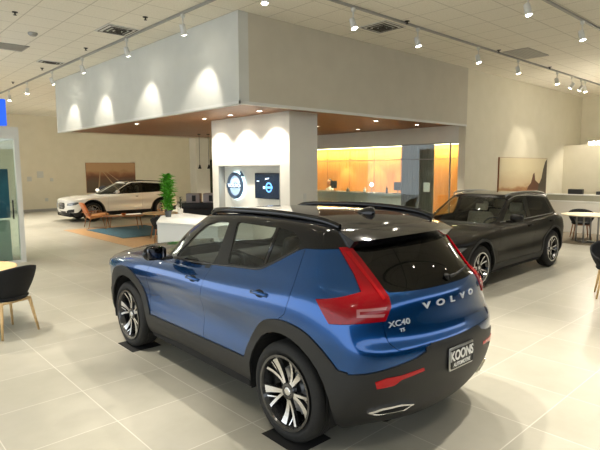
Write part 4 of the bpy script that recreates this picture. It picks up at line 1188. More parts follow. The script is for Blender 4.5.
# ------------------------------------------------------------------ right rear office corner
round_table((14.55, 4.62, 0.004), .62, .74, 'round light table behind the black estate at the right', M['paletop'], M['greymetal'], 'frame')
shell_chair((15.25, 5.0, .004), math.radians(208), 'dark shell chair behind the round table at the right', M['blackshell'], M['walnut'])
def partition(name, label, a, m, capm=None):
    e = empty(name, (a[0], a[2], 0)); tag(e, label, 'partition')
    b = newbm(); box(b, 0, a[1] - a[0], 0, a[3] - a[2], 0, a[4]); obj('panel', b, m, e)
    b = newbm(); box(b, -.01, a[1] - a[0] + .01, -.01, a[3] - a[2] + .01, a[4], a[4] + .03); obj('top_cap', b, capm or M['whitemetal'], e)
partition('office_partition', 'low white partition just behind the round table at the right', (16.5, 16.58, 4.62, 6.6, .92), noise_tint(mat('pale_partition_fabric', 'd4d1c9', .8), 'd0cdc5', 'd8d5cd', 60, 2), M['white'])
partition('office_counter', 'long pale counter wall at the rear right with dark items on it', (17.6, 17.9, 3.2, 6.88, 1.07), noise_tint(mat('sage_grey_counter', '8d8b7a', .6), '898776', '929080', 3, 2), M['white'])
sbox('floor_carpet', (14.0, 20.5, 2.2, 6.88, -.01, .004), noise_tint(mat('brown_grey_carpet', '6c6354', .95), '625a4c', '786f5f', 40, 5, None, .5))
b = newbm(); rbox(b, 17.68, 17.86, 5.82, 6.25, 1.10, 1.26, .01, 1); tag(obj('document_tray', b, M['black'], auto=.6), 'long black tray on the rear right counter', 'tray')
b = newbm(); rbox(b, 17.68, 17.86, 5.22, 5.42, 1.10, 1.20, .01, 1); tag(obj('desk_phone', b, M['black'], auto=.6), 'small black phone on the rear right counter', 'phone')
e = empty('linear_pendant', (16.0, 4.87, 2.60)); tag(e, 'bright linear pendant lamp cut by the right edge', 'pendant lamp')
b = newbm(); rbox(b, -.05, .05, -.9, .28, 0, .08, .01, 1); obj('lamp_body', b, M['glow'], e, auto=.6)
for y in (-.12, -.82): b = newbm(); cyl(b, (0, y, .08), (0, y, 1.90), .004, n=6); obj('cord', b, M['greymetal'], e)

# wheel mats under the blue car
CM = Matrix.Translation((3.27268, 5.34611, 0)) @ Matrix.Rotation(1.54948797, 4, 'Z')
for x, y, lb in ((0, .80, 'front left'), (-2.702, .80, 'rear left'), (0, -.80, 'front right'), (-2.702, -.80, 'rear right')):
    b = newbm(); rbox(b, x - .20, x + .20, y - .17, y + .17, 0, .003, .001, 1, CM); tag(obj('wheel_mat', b, M['rubber']), 'black rubber mat under the %s wheel of the blue car' % lb, 'mat', 'wheel mats under the blue car')

# ------------------------------------------------------------------ the person behind the lounge counter
def person(loc, rz):
    """seated figure, facing +x"""
    e = empty('person', loc, rz); tag(e, 'person with dark hair in a white shirt seated behind the lounge counter', 'person')
    J = {'pel': (0, 0, .60, .15), 'wai': (0, 0, .78, .13), 'che': (.01, 0, .98, .15), 'nek': (.0, 0, 1.16, .055), 'hb': (.02, 0, 1.22, .06),
         'sl': (0, .19, 1.08, .06), 'sr': (0, -.19, 1.08, .06), 'el': (.05, .25, .86, .045), 'er': (.05, -.25, .86, .045), 'hl': (.27, .16, .80, .032), 'hr': (.27, -.16, .80, .032),
         'kl': (.42, .11, .58, .075), 'kr': (.42, -.11, .58, .075), 'pl': (.06, .1, .58, .10), 'pr': (.06, -.1, .58, .10), 'fl': (.42, .11, .10, .05), 'fr': (.42, -.11, .10, .05), 'tl': (.58, .12, .06, .035), 'tr': (.58, -.12, .06, .035)}
    E_ = [('pel', 'wai'), ('wai', 'che'), ('che', 'nek'), ('nek', 'hb'), ('che', 'sl'), ('che', 'sr'), ('sl', 'el'), ('sr', 'er'), ('el', 'hl'), ('er', 'hr'), ('pel', 'pl'), ('pel', 'pr'), ('pl', 'kl'), ('pr', 'kr'), ('kl', 'fl'), ('kr', 'fr'), ('fl', 'tl'), ('fr', 'tr')]
    for s, hn in ((1, 'hl'), (-1, 'hr')):
        hx, hy, hz, _ = J[hn]
        J[hn + 'p'] = (hx + .07, hy - s * .02, hz - .01, .026); E_.append((hn, hn + 'p'))
        for f, (dy, ln) in enumerate(((-.028, .065), (-.010, .078), (.009, .072), (.026, .058))):
            J[hn + 'f%d' % f] = (hx + .07 + ln * .6, hy - s * .02 + dy, hz - .015, .009); J[hn + 'g%d' % f] = (hx + .07 + ln, hy - s * .02 + dy, hz - .035, .008)
            E_ += [(hn + 'p', hn + 'f%d' % f), (hn + 'f%d' % f, hn + 'g%d' % f)]
        J[hn + 't'] = (hx + .07, hy - s * .065, hz - .01, .010); E_.append((hn, hn + 't'))
    names = list(J); me = bpy.data.meshes.new('body'); me.from_pydata([J[k][:3] for k in names], [(names.index(a), names.index(b_)) for a, b_ in E_], [])
    o = bpy.data.objects.new('body', me); COL.objects.link(o)
    md = o.modifiers.new('skin', 'SKIN'); o.modifiers.new('sub', 'SUBSURF').levels = 2
    for i, k in enumerate(names): me.skin_vertices[0].data[i].radius = (J[k][3], J[k][3])
    me.skin_vertices[0].data[0].use_root = True
    dg = bpy.context.evaluated_depsgraph_get(); m2 = bpy.data.meshes.new_from_object(o.evaluated_get(dg)); bpy.data.objects.remove(o)
    b = newbm(); b.from_mesh(m2)
    hd = newbm(); bmesh.ops.create_uvsphere(hd, u_segments=24, v_segments=18, radius=1)
    for v in hd.verts:
        x, y, z = v.co; k = 1 - .22 * max(0, -z)
        v.co = Vector((.03 + x * .098 * (1 - .1 * max(0, -z)), y * .076 * k, 1.335 + z * .122))
        if x > .9 and abs(y) < .25 and -.25 < z < .15: v.co.x += .016 * (1 - abs(y) / .25)
    merge(b, hd)
    m_ = obj('body', b, [M['shirt'], M['skin']], e, smooth=True)
    for p in m_.data.polygons:
        c = p.center; p.material_index = 1 if (c.z > 1.17 or (c.x > .24 and .7 < c.z < .9)) else 0
    hr = newbm(); bmesh.ops.create_uvsphere(hr, u_segments=24, v_segments=16, radius=1)
    for v in hr.verts:
        x, y, z = v.co; fr = max(0, x)
        v.co = Vector((.012 + x * (.112 - .02 * fr), y * .088, 1.345 + z * .128 - (.10 * max(0, -z) * max(0, -x + .3))))
    bmesh.ops.delete(hr, geom=[v for v in hr.verts if v.co.x > .055 and v.co.z < 1.40], context='VERTS'); obj('hair', hr, M['hair'], e, smooth=True)
    f = newbm()
    for s in (1, -1):
        bmesh.ops.create_uvsphere(f, u_segments=8, v_segments=6, radius=.010, matrix=Matrix.Translation((.118, s * .03, 1.345)))
    obj('eyes', f, M['black'], e)
    f = newbm(); rbox(f, .108, .122, -.022, .022, 1.272, 1.280, .003, 1); obj('mouth', f, mat('lips', '9a5a4c', .5), e)
    return e
person((14.35, 13.75, .10), PI - .2)
e = empty('stool', (14.35, 13.75, 0)); tag(e, 'dark stool under the seated person at the lounge counter', 'stool')
b = newbm(); lathe(b, [(0, .50), (.17, .50), (.18, .53), (.17, .56), (0, .57)], 24); obj('seat', b, M['leather'], e, auto=.6)
b = newbm(); cyl(b, (0, 0, 0), (0, 0, .50), .03, n=12); lathe(b, [(0, 0), (.2, 0), (.2, .015), (0, .03)], 24); obj('stool_base', b, M['steel'], e, auto=.6)
def clad_line(seq, zmin=-.2):
    """polygon of everything under a line running front to rear"""
    return [(seq[0][0], zmin)] + seq + [(seq[-1][0], zmin)]

def frange(a, b, n): return [a + (b - a) * k / n for k in range(n + 1)]

def cabin(root, B, names, m):
    """inner lining: the shell without its glass, moved inward"""
    B.part('cabin_lining', names, m, root, off=-.022, flange=0, gap=0)

def arch_liner(root, x, y, r, m):
    pts = [(x + r * math.cos(a), r * math.sin(a) + .36) for a in np.linspace(-.25, PI + .25, 25)]
    for s in (1, -1):
        b = newbm(); o = [b.verts.new((px, s * (y - .008), pz)) for px, pz in pts]; i = [b.verts.new((px, s * (y - .34), pz)) for px, pz in pts]
        for k in range(len(pts) - 1): b.faces.new([o[k], o[k + 1], i[k + 1], i[k]])
        b.faces.new(i); obj('wheel_arch_liner', b, m, root)

def mirror_part(root, x, y, z, col, m2, scale=1., lens=False):
    for s in (1, -1):
        b = newbm()
        P = surf_blob([(0, -.02, .055), (.03, .03, .075), (.035, .09, .085), (.02, .15, .078), (-.0, .19, .05)], scale)
        merge(b, P)
        T = Matrix.Translation((x, s * (y + .05), z + .02)) @ Matrix.Diagonal((1, s, 1, 1))
        for v in b.verts: v.co = T @ v.co
        o = obj('door_mirror', b, col, root, smooth=True)
        g = newbm()
        rbox(g, -.072, -.062, .02, .18, -.045, .075, .02, 3)
        for v in g.verts: v.co = T @ v.co
        obj('mirror_glass', g, m2, o, auto=.6)
        a = newbm()
        tube(a, [T @ Vector((-.01, -.09, -.05)), T @ Vector((-.01, 0, -.055)), T @ Vector((0, .06, -.04))], [.03, .028, .03], 8, sx=1, sy=.7)
        obj('mirror_arm', a, M['gloss'], o, auto=.6)

def surf_blob(secs, k):
    """mirror housing: sections (x, y, radius) along y"""
    b = bmesh.new(); n = 16; rings = []
    for i, (x, y, r) in enumerate(secs):
        R = []
        for q in range(n):
            a = 2 * PI * q / n; ca, sa = math.cos(a), math.sin(a)
            dx = .55 if ca < 0 else 1.0
            R.append(b.verts.new((x + ca * r * dx * .85 - .02, y, sa * r * .88 + .01)))
        rings.append(R)
    for i in range(len(rings) - 1):
        for q in range(n): b.faces.new([rings[i][q], rings[i][(q + 1) % n], rings[i + 1][(q + 1) % n], rings[i + 1][q]])
    c = b.verts.new((secs[-1][0] - .01, secs[-1][1] + .018, .0))
    for q in range(n): b.faces.new([rings[-1][q], rings[-1][(q + 1) % n], c])
    b.faces.new(rings[0])
    for v in b.verts: v.co *= k
    return b

def handle(root, B, x, z, m, L=.19, both=True):
    loc, n = B.hit('side', x, z)
    if loc is None: return
    n = n.normalized()
    for s in ((1, -1) if both else (1,)):
        S = Matrix.Diagonal((1, s, 1, 1)).to_3x3()
        p = [loc + n * o + Vector((dx, 0, dz)) for dx, dz, o in ((L / 2, -.002, .000), (L / 2 - .015, 0, .022), (L / 4, .002, .034), (0, .002, .038), (-L / 4, .002, .034), (-L / 2 + .015, 0, .022), (-L / 2, -.002, 0))]
        b = newbm(); tube(b, smooth_poly_tube([S @ q for q in p], 4), .013, 10, sx=.6, sy=1.15, up=(0, 0, 1))
        o = obj('door_handle', b, m, root, auto=.8)
        c = newbm(); nn = S @ n; q = S @ loc
        T = Matrix.Translation(q + nn * .001) @ nn.to_track_quat('Z', 'Y').to_matrix().to_4x4()
        lathe(c, [(0, .0012), (.045, .001), (.055, -.003)], 20, T @ Matrix.Diagonal((1.3, .55, 1, 1)))
        obj('handle_recess', c, M['gap'], o)

# ---------------------------------------------------------------- the blue compact SUV
def build_suv():
    root = empty('car', (3.27268, 5.34611, .004), 1.54948797)
    tag(root, 'metallic blue compact SUV with a black roof, large in the foreground, seen from behind', 'car')
    R = .366; WB = 2.702
    B = Body(full_rings(XC_RINGS), 6)
    pt = M['blue']
    archR = [(-2.19, .487), (-2.225, .58), (-2.31, .71), (-2.44, .83), (-2.58, .89), (-2.73, .908), (-2.90, .89), (-3.02, .84), (-3.12, .76), (-3.20, .675)]
    archF = [(.62, .56), (.49, .60), (.42, .74), (.30, .85), (.15, .90), (0, .915), (-.16, .895), (-.30, .83), (-.42, .71), (-.50, .57), (-.53, .48)]
    archF = [tuple(p)[:2] for p in smooth_poly_tube([(x, z, 0) for x, z in archF], 3)]; archR = [tuple(p)[:2] for p in smooth_poly_tube([(x, z, 0) for x, z in archR], 3)]
    line = [(1.2, .56)] + archF + [(-1.2, .478)] + archR + [(-3.30, .66), (-3.75, .70)]
    bump = [(-1, -.3), (-1, .80), (.30, .80), (.335, .765), (.44, .73), (.67, .688), (.86, .652), (1.2, .66), (1.2, -.3)]
    lamp = [(-1.655, 1.428), (-1.744, 1.428), (-1.808, 1.357), (-1.909, 1.231), (-1.983, 1.129), (-1.995, 1.07), (-1.955, .985), (-1.753, .980), (-1.59, .972), (-1.544, 1.04), (-1.503, 1.108), (-1.66, 1.133), (-1.80, 1.160), (-1.758, 1.26)]
    L = lambda f: f
    back = lambda c: c.x < -2.9
    gF = rounded([(-.93, 1.132), (-1.655, 1.162), (-1.68, 1.30), (-1.71, 1.515), (-1.52, 1.505), (-1.34, 1.462), (-1.20, 1.375)], .035)
    gR = rounded([(-1.86, 1.182), (-2.285, 1.222), (-2.39, 1.26), (-2.66, 1.395), (-2.70, 1.43), (-2.60, 1.50), (-2.40, 1.522), (-1.835, 1.525)], .035)
    bl = [(-.72, 1.094), (-1.106, 1.109), (-1.756, 1.158), (-2.27, 1.198), (-2.34, 1.208), (-2.44, 1.255), (-2.68, 1.385), (-2.76, 1.408), (-3.08, 1.425), (-3.7, 1.44)]
    upper = bl + [(-3.7, 1.8), (-.60, 1.8)]
    sF = [(-.54, .30), (-.525, .9), (-.60, 1.06), (-.72, 1.20), (-1.66, 1.20), (-1.60, 1.0), (-1.56, .85), (-1.555, .30)]
    sR = [(-1.555, .30), (-1.56, .85), (-1.60, 1.0), (-1.66, 1.20), (-2.2, 1.30), (-2.76, 1.50), (-2.765, 1.18), (-2.765, 1.07), (-2.735, .96), (-2.60, .86), (-2.45, .80), (-2.3, .65), (-2.2, .45)]
    regs = [('hole', 'side', circle2(0, R, .445), None), ('hole', 'side', circle2(-WB, R, .445), None),
            ('hole', 'side', [(.445, R), (.42, -.3), (-.42, -.3), (-.445, R)], None), ('hole', 'side', [(-WB + .445, R), (-WB + .42, -.3), (-WB - .42, -.3), (-WB - .445, R)], None),
            ('lamp', 'diag', lamp, back),
            ('bumper', 'rear', bump, lambda c: c.x < -3.22),
            ('clad', 'side', clad_line(line), lambda c: c.x >= -3.27 and c.x < .66),
            ('clad', 'front', [(-1, -.3), (-1, .50), (1.2, .56), (1.2, -.3)], lambda c: c.x > .5),
            ('glassF', 'side', gF, None), ('glassR', 'side', gR, None),
            ('shield', 'front', [(-1, 1.14), (.60, 1.125), (.64, 1.14), (.535, 1.49), (.49, 1.515), (-1, 1.535)], lambda c: c.x > -1.2),
            ('rglass', 'rear', [(-1, 1.152), (.52, 1.152), (.56, 1.22), (.58, 1.35), (.60, 1.485), (-1, 1.485)], lambda c: c.x < -2.95),
            ('upper', 'side', upper, lambda c: c.z > 1.08), ('upper', 'front', [(-1, 1.10), (1, 1.10), (1, 1.7), (-1, 1.7)], lambda c: -1.6 < c.x < -.55 and c.z > 1.115), ('upper', 'top', [(-1.0, -1), (-1.0, 1), (-3.4, 1), (-3.4, -1)], lambda c: c.z > 1.42),
            ('cowl', 'top', [(-1.2, -1), (-1.2, .73), (-.62, .73), (-.39, .40), (-.37, -1)], lambda c: c.z > 1.05),
            ('tailgate', 'rear', rounded([(-1, .80), (.40, .80), (.56, .79), (.62, .85), (.63, 1.0), (.58, 1.20), (-1, 1.20)], .03), lambda c: c.x < -3.2),
            ('front_door', 'side', sF, lambda c: c.y > .6), ('rear_door', 'side', sR, lambda c: c.y > .6),
            ('hood', 'top', [(.74, -1), (.70, .5), (.60, .70), (.2, .755), (-.35, .775), (-.62, .745), (-.62, -1)], lambda c: c.z > .9)]
    B.classify(regs)
    front = [f for f in B.parts['body'] if f.calc_center_median().x > -1.5]; rear = [f for f in B.parts['body'] if f.calc_center_median().x <= -1.5]
    B.parts['front_part'], B.parts['rear_part'] = front, rear
    B.part('front_wing_and_bumper', ['front_part'], pt, root)
    for s in (1, -1): B.part('rear_quarter_panel', ['rear_part'], pt, root, side=s)
    B.part('bonnet', ['hood'], pt, root)
    B.part('cowl', ['cowl'], M['gloss'], root, off=-.004)
    B.part('tailgate', ['tailgate'], pt, root)
    B.part('rear_bumper', ['bumper'], M['clad'], root, off=.009, gap=0)
    B.part('lower_cladding', ['clad'], M['clad'], root, off=.009, gap=0, flange=.02)
    B.part('roof', ['upper'], M['gloss'], root, gap=.001)
    B.part('windscreen', ['shield'], M['glass_clear'], root, off=-.002, flange=0, gap=0)
    B.part('rear_window', ['rglass'], M['glass_dark'], root, off=.001, flange=0, gap=0)
    for s in (1, -1):
        B.part('front_door', ['front_door'], pt, root, side=s); B.part('rear_door', ['rear_door'], pt, root, side=s)
        B.part('side_window', ['glassF'], M['glass_side'], root, off=-.003, flange=0, gap=0, side=s)
        B.part('side_window', ['glassR'], M['glass_side'], root, off=-.003, flange=0, gap=0, side=s)
        lo = B.part('tail_lamp', ['lamp'], M['red'], root, off=.008, flange=.03, gap=.001, side=s)
    # pale insert of each tail lamp: a slim C shaped frame in the lower limb
    for w, off in (([(-1.765, 1.065), (-1.765, 1.018), (-1.94, 1.012), (-1.95, 1.03), (-1.785, 1.034), (-1.785, 1.052), (-1.955, 1.055), (-1.965, 1.072)], .012),):
        sided(root, 'lamp_insert', raise_poly(B, 'diag', w, .006, off), M['redsmoke'])
    sided(root, 'lamp_insert', raise_poly(B, 'diag', [(-1.70, 1.40), (-1.735, 1.40), (-1.885, 1.21), (-1.955, 1.12), (-1.94, 1.11), (-1.87, 1.20)], .006, .012), M['redbright'])
    cabin(root, B, ['body', 'upper', 'front_door', 'rear_door', 'tailgate', 'cowl', 'hood', 'bumper', 'lamp', 'clad'], M['cabin'])
    # rear bumper: reflectors, exhaust trims, plate recess
    sided(root, 'reflector', raise_poly(B, 'rear', [(.728, .615), (.715, .568), (.61, .577), (.56, .608), (.375, .634), (.385, .656), (.56, .638), (.66, .636)], 0, .012), M['redbright'])
    ex = [(.735, .402), (.667, .372), (.46, .366), (.405, .405), (.52, .432), (.65, .428)]
    sided(root, 'exhaust_trim', raise_poly(B, 'rear', ex, 0, .024), M['chrome'])
    sided(root, 'exhaust_opening', raise_poly(B, 'rear', [(.69, .392), (.65, .381), (.48, .378), (.44, .40), (.52, .413), (.64, .408)], .02, .026), M['gap'])
    p = raise_poly(B, 'rear', rounded([(-.36, .56), (-.33, .545), (.33, .545), (.36, .56), (.355, .79), (-.355, .79)], .02), 0, .009)
    obj('plate_recess', p, M['clad'], root, auto=.6)
    pz = .655; loc, n = B.hit('rear', 0.0, pz)
    PT = Matrix.Translation(loc + Vector((-.016, 0, 0))) @ Matrix(((0, 0, -1, 0), (-1, 0, 0, 0), (0, 1, 0, 0), (0, 0, 0, 1)))
    b = newbm(); rbox(b, -.155, .155, -.082, .082, -.008, .006, .01, 2, PT)
    pl = obj('licence_plate', b, M['plateframe'], root, auto=.6)
    b = newbm(); rbox(b, -.142, .142, -.066, .066, .006, .008, .006, 2, PT)
    obj('plate_panel', b, M['plateblack'], pl, auto=.6)
    text_obj('plate_lettering', 'KOONS', .098, M['platewhite'], pl, PT @ Matrix.Translation((0, .018, .009)), .001, sx=.86, bold=.003)
    text_obj('plate_lettering', 'AUTOMOTIVE', .038, M['platewhite'], pl, PT @ Matrix.Translation((0, -.045, .009)), .001, sx=.9, bold=.0008)
    # tailgate lettering
    word = 'VOLVO'; 
    for k, (ch, y) in enumerate(zip(word, (.28, .14, 0, -.14, -.28))):
        loc, n = B.hit('rear', abs(y), 1.045); 
        if y < 0: loc = Vector((loc.x, y, loc.z)); n = Vector((n.x, -n.y, n.z))
        n = n.normalized(); u = Vector((0, -1, 0)); u = (u - n * u.dot(n)).normalized(); w = n.cross(u)
        T = Matrix(((u.x, w.x, n.x, loc.x), (u.y, w.y, n.y, loc.y), (u.z, w.z, n.z, loc.z), (0, 0, 0, 1))) @ Matrix.Translation((0, 0, .004))
        text_obj('badge_letter', ch, .058, M['badge'], root, T, .003, sx=1.9, bold=.0018)
    for body_, y, z, sz, sx in (('XC40', .515, .962, .052, 1.35), ('T5', .50, .915, .03, 1.2)):
        loc, n = B.hit('rear', y, z); n = n.normalized(); u = Vector((0, -1, 0)); u = (u - n * u.dot(n)).normalized(); w = n.cross(u)
        T = Matrix(((u.x, w.x, n.x, loc.x), (u.y, w.y, n.y, loc.y), (u.z, w.z, n.z, loc.z), (0, 0, 0, 1))) @ Matrix.Translation((0, 0, .004))
        text_obj('model_badge', body_, sz, M['badge'], root, T, .002, sx=sx, bold=.0008)
    # small silver R badge under the model lettering is part of the trim badge above
    # spoiler
    b = newbm(); n = 14
    top = []; 
    def sp(y, x, z): return b.verts.new((x, y, z))
    rows = []
    for k in range(n + 1):
        y = -.60 + 1.20 * k / n; c = (y / .60) ** 2
        xe = -3.275 + .135 * c + .05 * c ** 4; ze = 1.510 - .034 * c
        x0 = -2.96 + .10 * c
        rows.append([sp(y, x0, 1.556 - .018 * c), sp(y, (x0 + xe) / 2, 1.545 - .020 * c), sp(y, xe, ze), sp(y, xe + .045, ze - .052), sp(y, -3.13 + .13 * c, 1.445 - .012 * c), sp(y, x0 - .03, 1.485 - .015 * c)])
    for k in range(n):
        for q in range(6):
            p = (q + 1) % 6; b.faces.new([rows[k][q], rows[k + 1][q], rows[k + 1][p], rows[k][p]])
    b.faces.new(rows[0][::-1]); b.faces.new(rows[-1])
    obj('roof_spoiler', b, M['gloss'], root, auto=.5)
    # roof rails
    for s in (1, -1):
        b = newbm()
        pts = smooth_poly_tube([(-1.22, s * .545, 1.552), (-1.32, s * .565, 1.585), (-1.62, s * .585, 1.606), (-2.1, s * .592, 1.618), (-2.5, s * .590, 1.612), (-2.78, s * .575, 1.588), (-2.92, s * .565, 1.556)], 5)
        tube(b, pts, .024, 10, sx=.8, sy=1.15, up=(0, 0, 1))
        obj('roof_rail', b, M['gloss'], root, auto=.8)
    # shark fin aerial
    b = newbm()
    for q, (h_, prof) in enumerate((('', None),)):
        secs = [(.11, .002, .0), (.07, .018, .022), (.0, .034, .048), (-.05, .036, .062), (-.085, .026, .058), (-.10, .012, .02)]
        rings = []
        for x, wy, hz in secs:
            rings.append([b.verts.new((-2.66 + x, wy * math.cos(a), 1.603 + hz * max(0, math.sin(a)) ** .8)) for a in np.linspace(0, PI, 9)])
        for i in range(len(rings) - 1):
            for k in range(8): b.faces.new([rings[i][k], rings[i][k + 1], rings[i + 1][k + 1], rings[i + 1][k]])
        b.faces.new(rings[-1])
    bmesh.ops.remove_doubles(b, verts=b.verts[:], dist=1e-4)
    obj('roof_aerial', b, M['gloss'], root, smooth=True)
    # rear wiper
    b = newbm(); w = []
    for y, z in ((-.02, 1.195), (-.15, 1.20), (-.30, 1.21), (-.42, 1.215)):
        loc, nn = B.hit('rear', abs(y), z); w.append(Vector((loc.x - .02, y, z)))
    tube(b, w, [.016, .011, .009, .006], 8)
    cyl(b, w[0] + Vector((.03, 0, 0)), w[0] - Vector((.006, 0, 0)), .022, n=16)
    obj('rear_wiper', b, M['gap'], root, auto=.6)
    mirror_part(root, -.90, .875, 1.15, M['gloss'], M['darkmirror'])
    handle(root, B, -1.42, 1.0, pt); handle(root, B, -2.42, 1.045, pt)
    # window divider bars and belt trim
    for s in (1, -1):
        b = newbm(); pts = []
        for x0, z0 in ((-.98, 1.112), (-1.3, 1.126), (-1.7, 1.154), (-2.05, 1.182), (-2.30, 1.204), (-2.42, 1.25), (-2.56, 1.322), (-2.70, 1.394)):
            A, n_ = B.hit('side', x0, z0); A = A + n_ * .002; pts.append((A.x, s * A.y, A.z))
        tube(b, smooth_poly_tube(pts, 4), .009, 8, sx=.6, sy=1, up=(0, 0, 1)); obj('belt_trim', b, M['gloss'], root, auto=.8)
        b = newbm()
        for x0, z0, x1, z1, w_ in ((-2.36, 1.25, -2.39, 1.52, .022),):
            A, _ = B.hit('side', x0, z0); C_, _ = B.hit('side', x1, z1)
            tube(b, [Vector((A.x, s * (A.y - .004), A.z)), Vector((C_.x, s * (C_.y - .004), C_.z))], w_, 6, sx=.35, sy=1, up=(1, 0, 0))
        obj('window_divider', b, M['gloss'], root)
    # underbody, liners
    b = newbm()
    rbox(b, -3.30, .70, -.50, .50, .21, .36, .03, 2); rbox(b, -2.22, -.48, -.86, .86, .23, .40, .02, 2)
    rbox(b, -3.32, -3.15, -.62, .62, .27, .38, .03, 2); rbox(b, .46, .76, -.74, .74, .23, .40, .03, 2)
    obj('underbody', b, M['gap'], root)
    arch_liner(root, 0, .895, .445, M['gap']); arch_liner(root, -WB, .895, .445, M['gap'])
    for x, y, rt in ((0, 1, .2), (-WB, 1, .75), (0, -1, .1), (-WB, -1, .5)):
        wheel(root, x, y * .80, R, .235, .272, 'five', rt)
    # cabin
    b = newbm(); rbox(b, -1.05, -.55, -.70, .70, .60, 1.06, .08, 3); obj('dashboard', b, M['cabin'], root, smooth=True)
    for y in (.37, -.37): seat(root, -1.96, y, M['leather'], z=.11)
    seat(root, -2.55, 0, M['leather'], 1.2, 'rear_seat', z=.08)
    steering(root, -1.18, .37, .98)
    # headlamps (face away from the camera)
    sided(root, 'headlamp', raise_poly(B, 'fdiag', [(.10, .82), (.02, .90), (-.18, .91), (-.19, .84), (-.12, .79)], -.004, .008), M['lens'])
    b = raise_poly(B, 'front', [(-.40, .60), (.40, .60), (.46, .66), (.44, .84), (.36, .88), (-.36, .88), (-.44, .84), (-.46, .66)], -.002, .01) if False else None
    return root, B

# ---------------------------------------------------------------- the two estate cars
def build_wagon(loc, rz, pt, label, seatm, style, rails):
    root = empty('car', loc, rz); tag(root, label, 'car')
    R = .362; WB = 2.875
    B = Body(wagon_rings(), 5)
    ar = .435
    def arch(cx, a0, a1, r): return [(cx + r * math.cos(math.radians(a)), R + r * math.sin(math.radians(a))) for a in frange(a0, a1, 14)]
    def lift(P): return [(x, z + (.056 if z > .93 else .05 if z > .84 else 0) - max(0, -2.2 - x) * .05 * min(1, max(0, (z - .98) / .3))) for x, z in P]
    line = [(1.3, .40), (.60, .40)] + arch(0, 12, 168, .474) + [(-.50, .36), (-2.36, .36)] + arch(-WB, 12, 168, .474) + [(-3.42, .42), (-4.1, .44)]
    line = [(1.3, .36), (.56, .37)] + line[2:-2] + [(-3.42, .40), (-4.1, .42)]
    gF = rounded(lift([(-1.06, .972), (-1.92, .99), (-1.96, 1.365), (-1.74, 1.355), (-1.52, 1.29)]), .03)
    gR = rounded(lift([(-2.07, .992), (-2.86, 1.022), (-2.98, 1.08), (-2.86, 1.345), (-2.09, 1.368)]), .03)
    gQ = rounded(lift([(-2.98, 1.03), (-3.43, 1.075), (-3.24, 1.31), (-2.92, 1.34), (-3.02, 1.10)]), .02)
    sF = [(-.60, .20), (-.585, .80), (-.66, .91), (-.95, 1.0), (-1.98, 1.5), (-2.03, 1.2), (-2.02, .9), (-2.0, .20)]
    sR = [(-2.0, .20), (-2.02, .9), (-2.03, 1.2), (-1.98, 1.5), (-2.95, 1.5), (-2.98, 1.05), (-2.97, .92), (-2.80, .86), (-2.56, .74), (-2.40, .55), (-2.36, .3)]
    belt = [(-.72, .955), (-1.13, .958), (-2.0, .978), (-2.9, 1.008), (-3.45, 1.06), (-3.28, 1.325), (-2.9, 1.36), (-2.1, 1.38), (-1.70, 1.37), (-1.46, 1.29), (-.93, 1.0)]
    belt, sF, sR = lift(belt), lift(sF), lift(sR)
    regs = [('hole', 'side', circle2(0, R, ar), None), ('hole', 'side', circle2(-WB, R, ar), None),
            ('hole', 'side', [(ar, R), (.40, -.3), (-.40, -.3), (-ar, R)], None), ('hole', 'side', [(-WB + ar, R), (-WB + .40, -.3), (-WB - .40, -.3), (-WB - ar, R)], None),
            ('lamp', 'diag', [(-2.14, .80), (-1.90, .83), (-1.93, .96), (-2.02, 1.20), (-2.12, 1.34), (-2.19, 1.30), (-2.17, 1.05), (-2.27, .93), (-2.27, .82)], lambda c: c.x < -3.25),
            ('clad', 'side', clad_line(line), lambda c: -3.5 < c.x < .62), ('clad', 'front', [(-1, -.3), (-1, .36), (1.2, .36), (1.2, -.3)], lambda c: c.x > .5),
            ('clad', 'rear', [(-1, -.3), (-1, .50), (1.2, .42), (1.2, -.3)], lambda c: c.x < -3.45),
            ('glassF', 'side', gF, None), ('glassR', 'side', gR, None), ('glassR', 'side', gQ, None), ('frame', 'side', belt, lambda c: c.z > .9),
            ('shield', 'front', [(-1, 1.01), (.64, 1.0), (.675, 1.02), (.555, 1.39), (.50, 1.415), (-1, 1.435)], lambda c: c.x > -1.75),
            ('rglass', 'rear', [(-1, 1.05), (.56, 1.05), (.60, 1.09), (.57, 1.33), (-1, 1.35)], lambda c: c.x < -3.4),
            ('pano', 'top', rounded([(-1.50, -.6), (-1.50, .50), (-2.75, .50), (-2.75, -.6)], .05), lambda c: c.z > 1.38),
            ('cowl', 'top', [(-.80, -1), (-.80, .66), (-.74, .66), (-.46, .40), (-.44, -1)], lambda c: c.z > .9),
            ('tailgate', 'rear', [(-1, .56), (.60, .56), (.64, .80), (.60, 1.4), (-1, 1.4)], lambda c: c.x < -3.4),
            ('front_door', 'side', sF, lambda c: c.y > .6 and c.z < 1.06), ('rear_door', 'side', sR, lambda c: c.y > .6 and c.z < 1.09),
            ('hood', 'top', [(.78, -1), (.74, .5), (.62, .70), (.2, .75), (-.35, .77), (-.75, .74), (-.75, -1)], lambda c: c.z > .72)]
    B.classify(regs)
    B.part('body_shell', ['body'], pt, root); B.part('bonnet', ['hood'], pt, root); B.part('cowl', ['cowl'], M['gloss'], root, off=-.004)
    B.part('tailgate', ['tailgate'], pt, root); B.part('lower_cladding', ['clad'], M['clad'], root, off=.008, gap=0, flange=.02)
    B.part('windscreen', ['shield'], M['glass_clear'], root, off=-.002, flange=0, gap=0)
    B.part('rear_window', ['rglass'], M['glass_dark'], root, flange=0, gap=0)
    B.part('glass_roof', ['pano'], M['gloss'], root, off=.002)
    B.part('window_frame', ['frame'], M['gloss'], root, off=-.001, flange=0, gap=0)
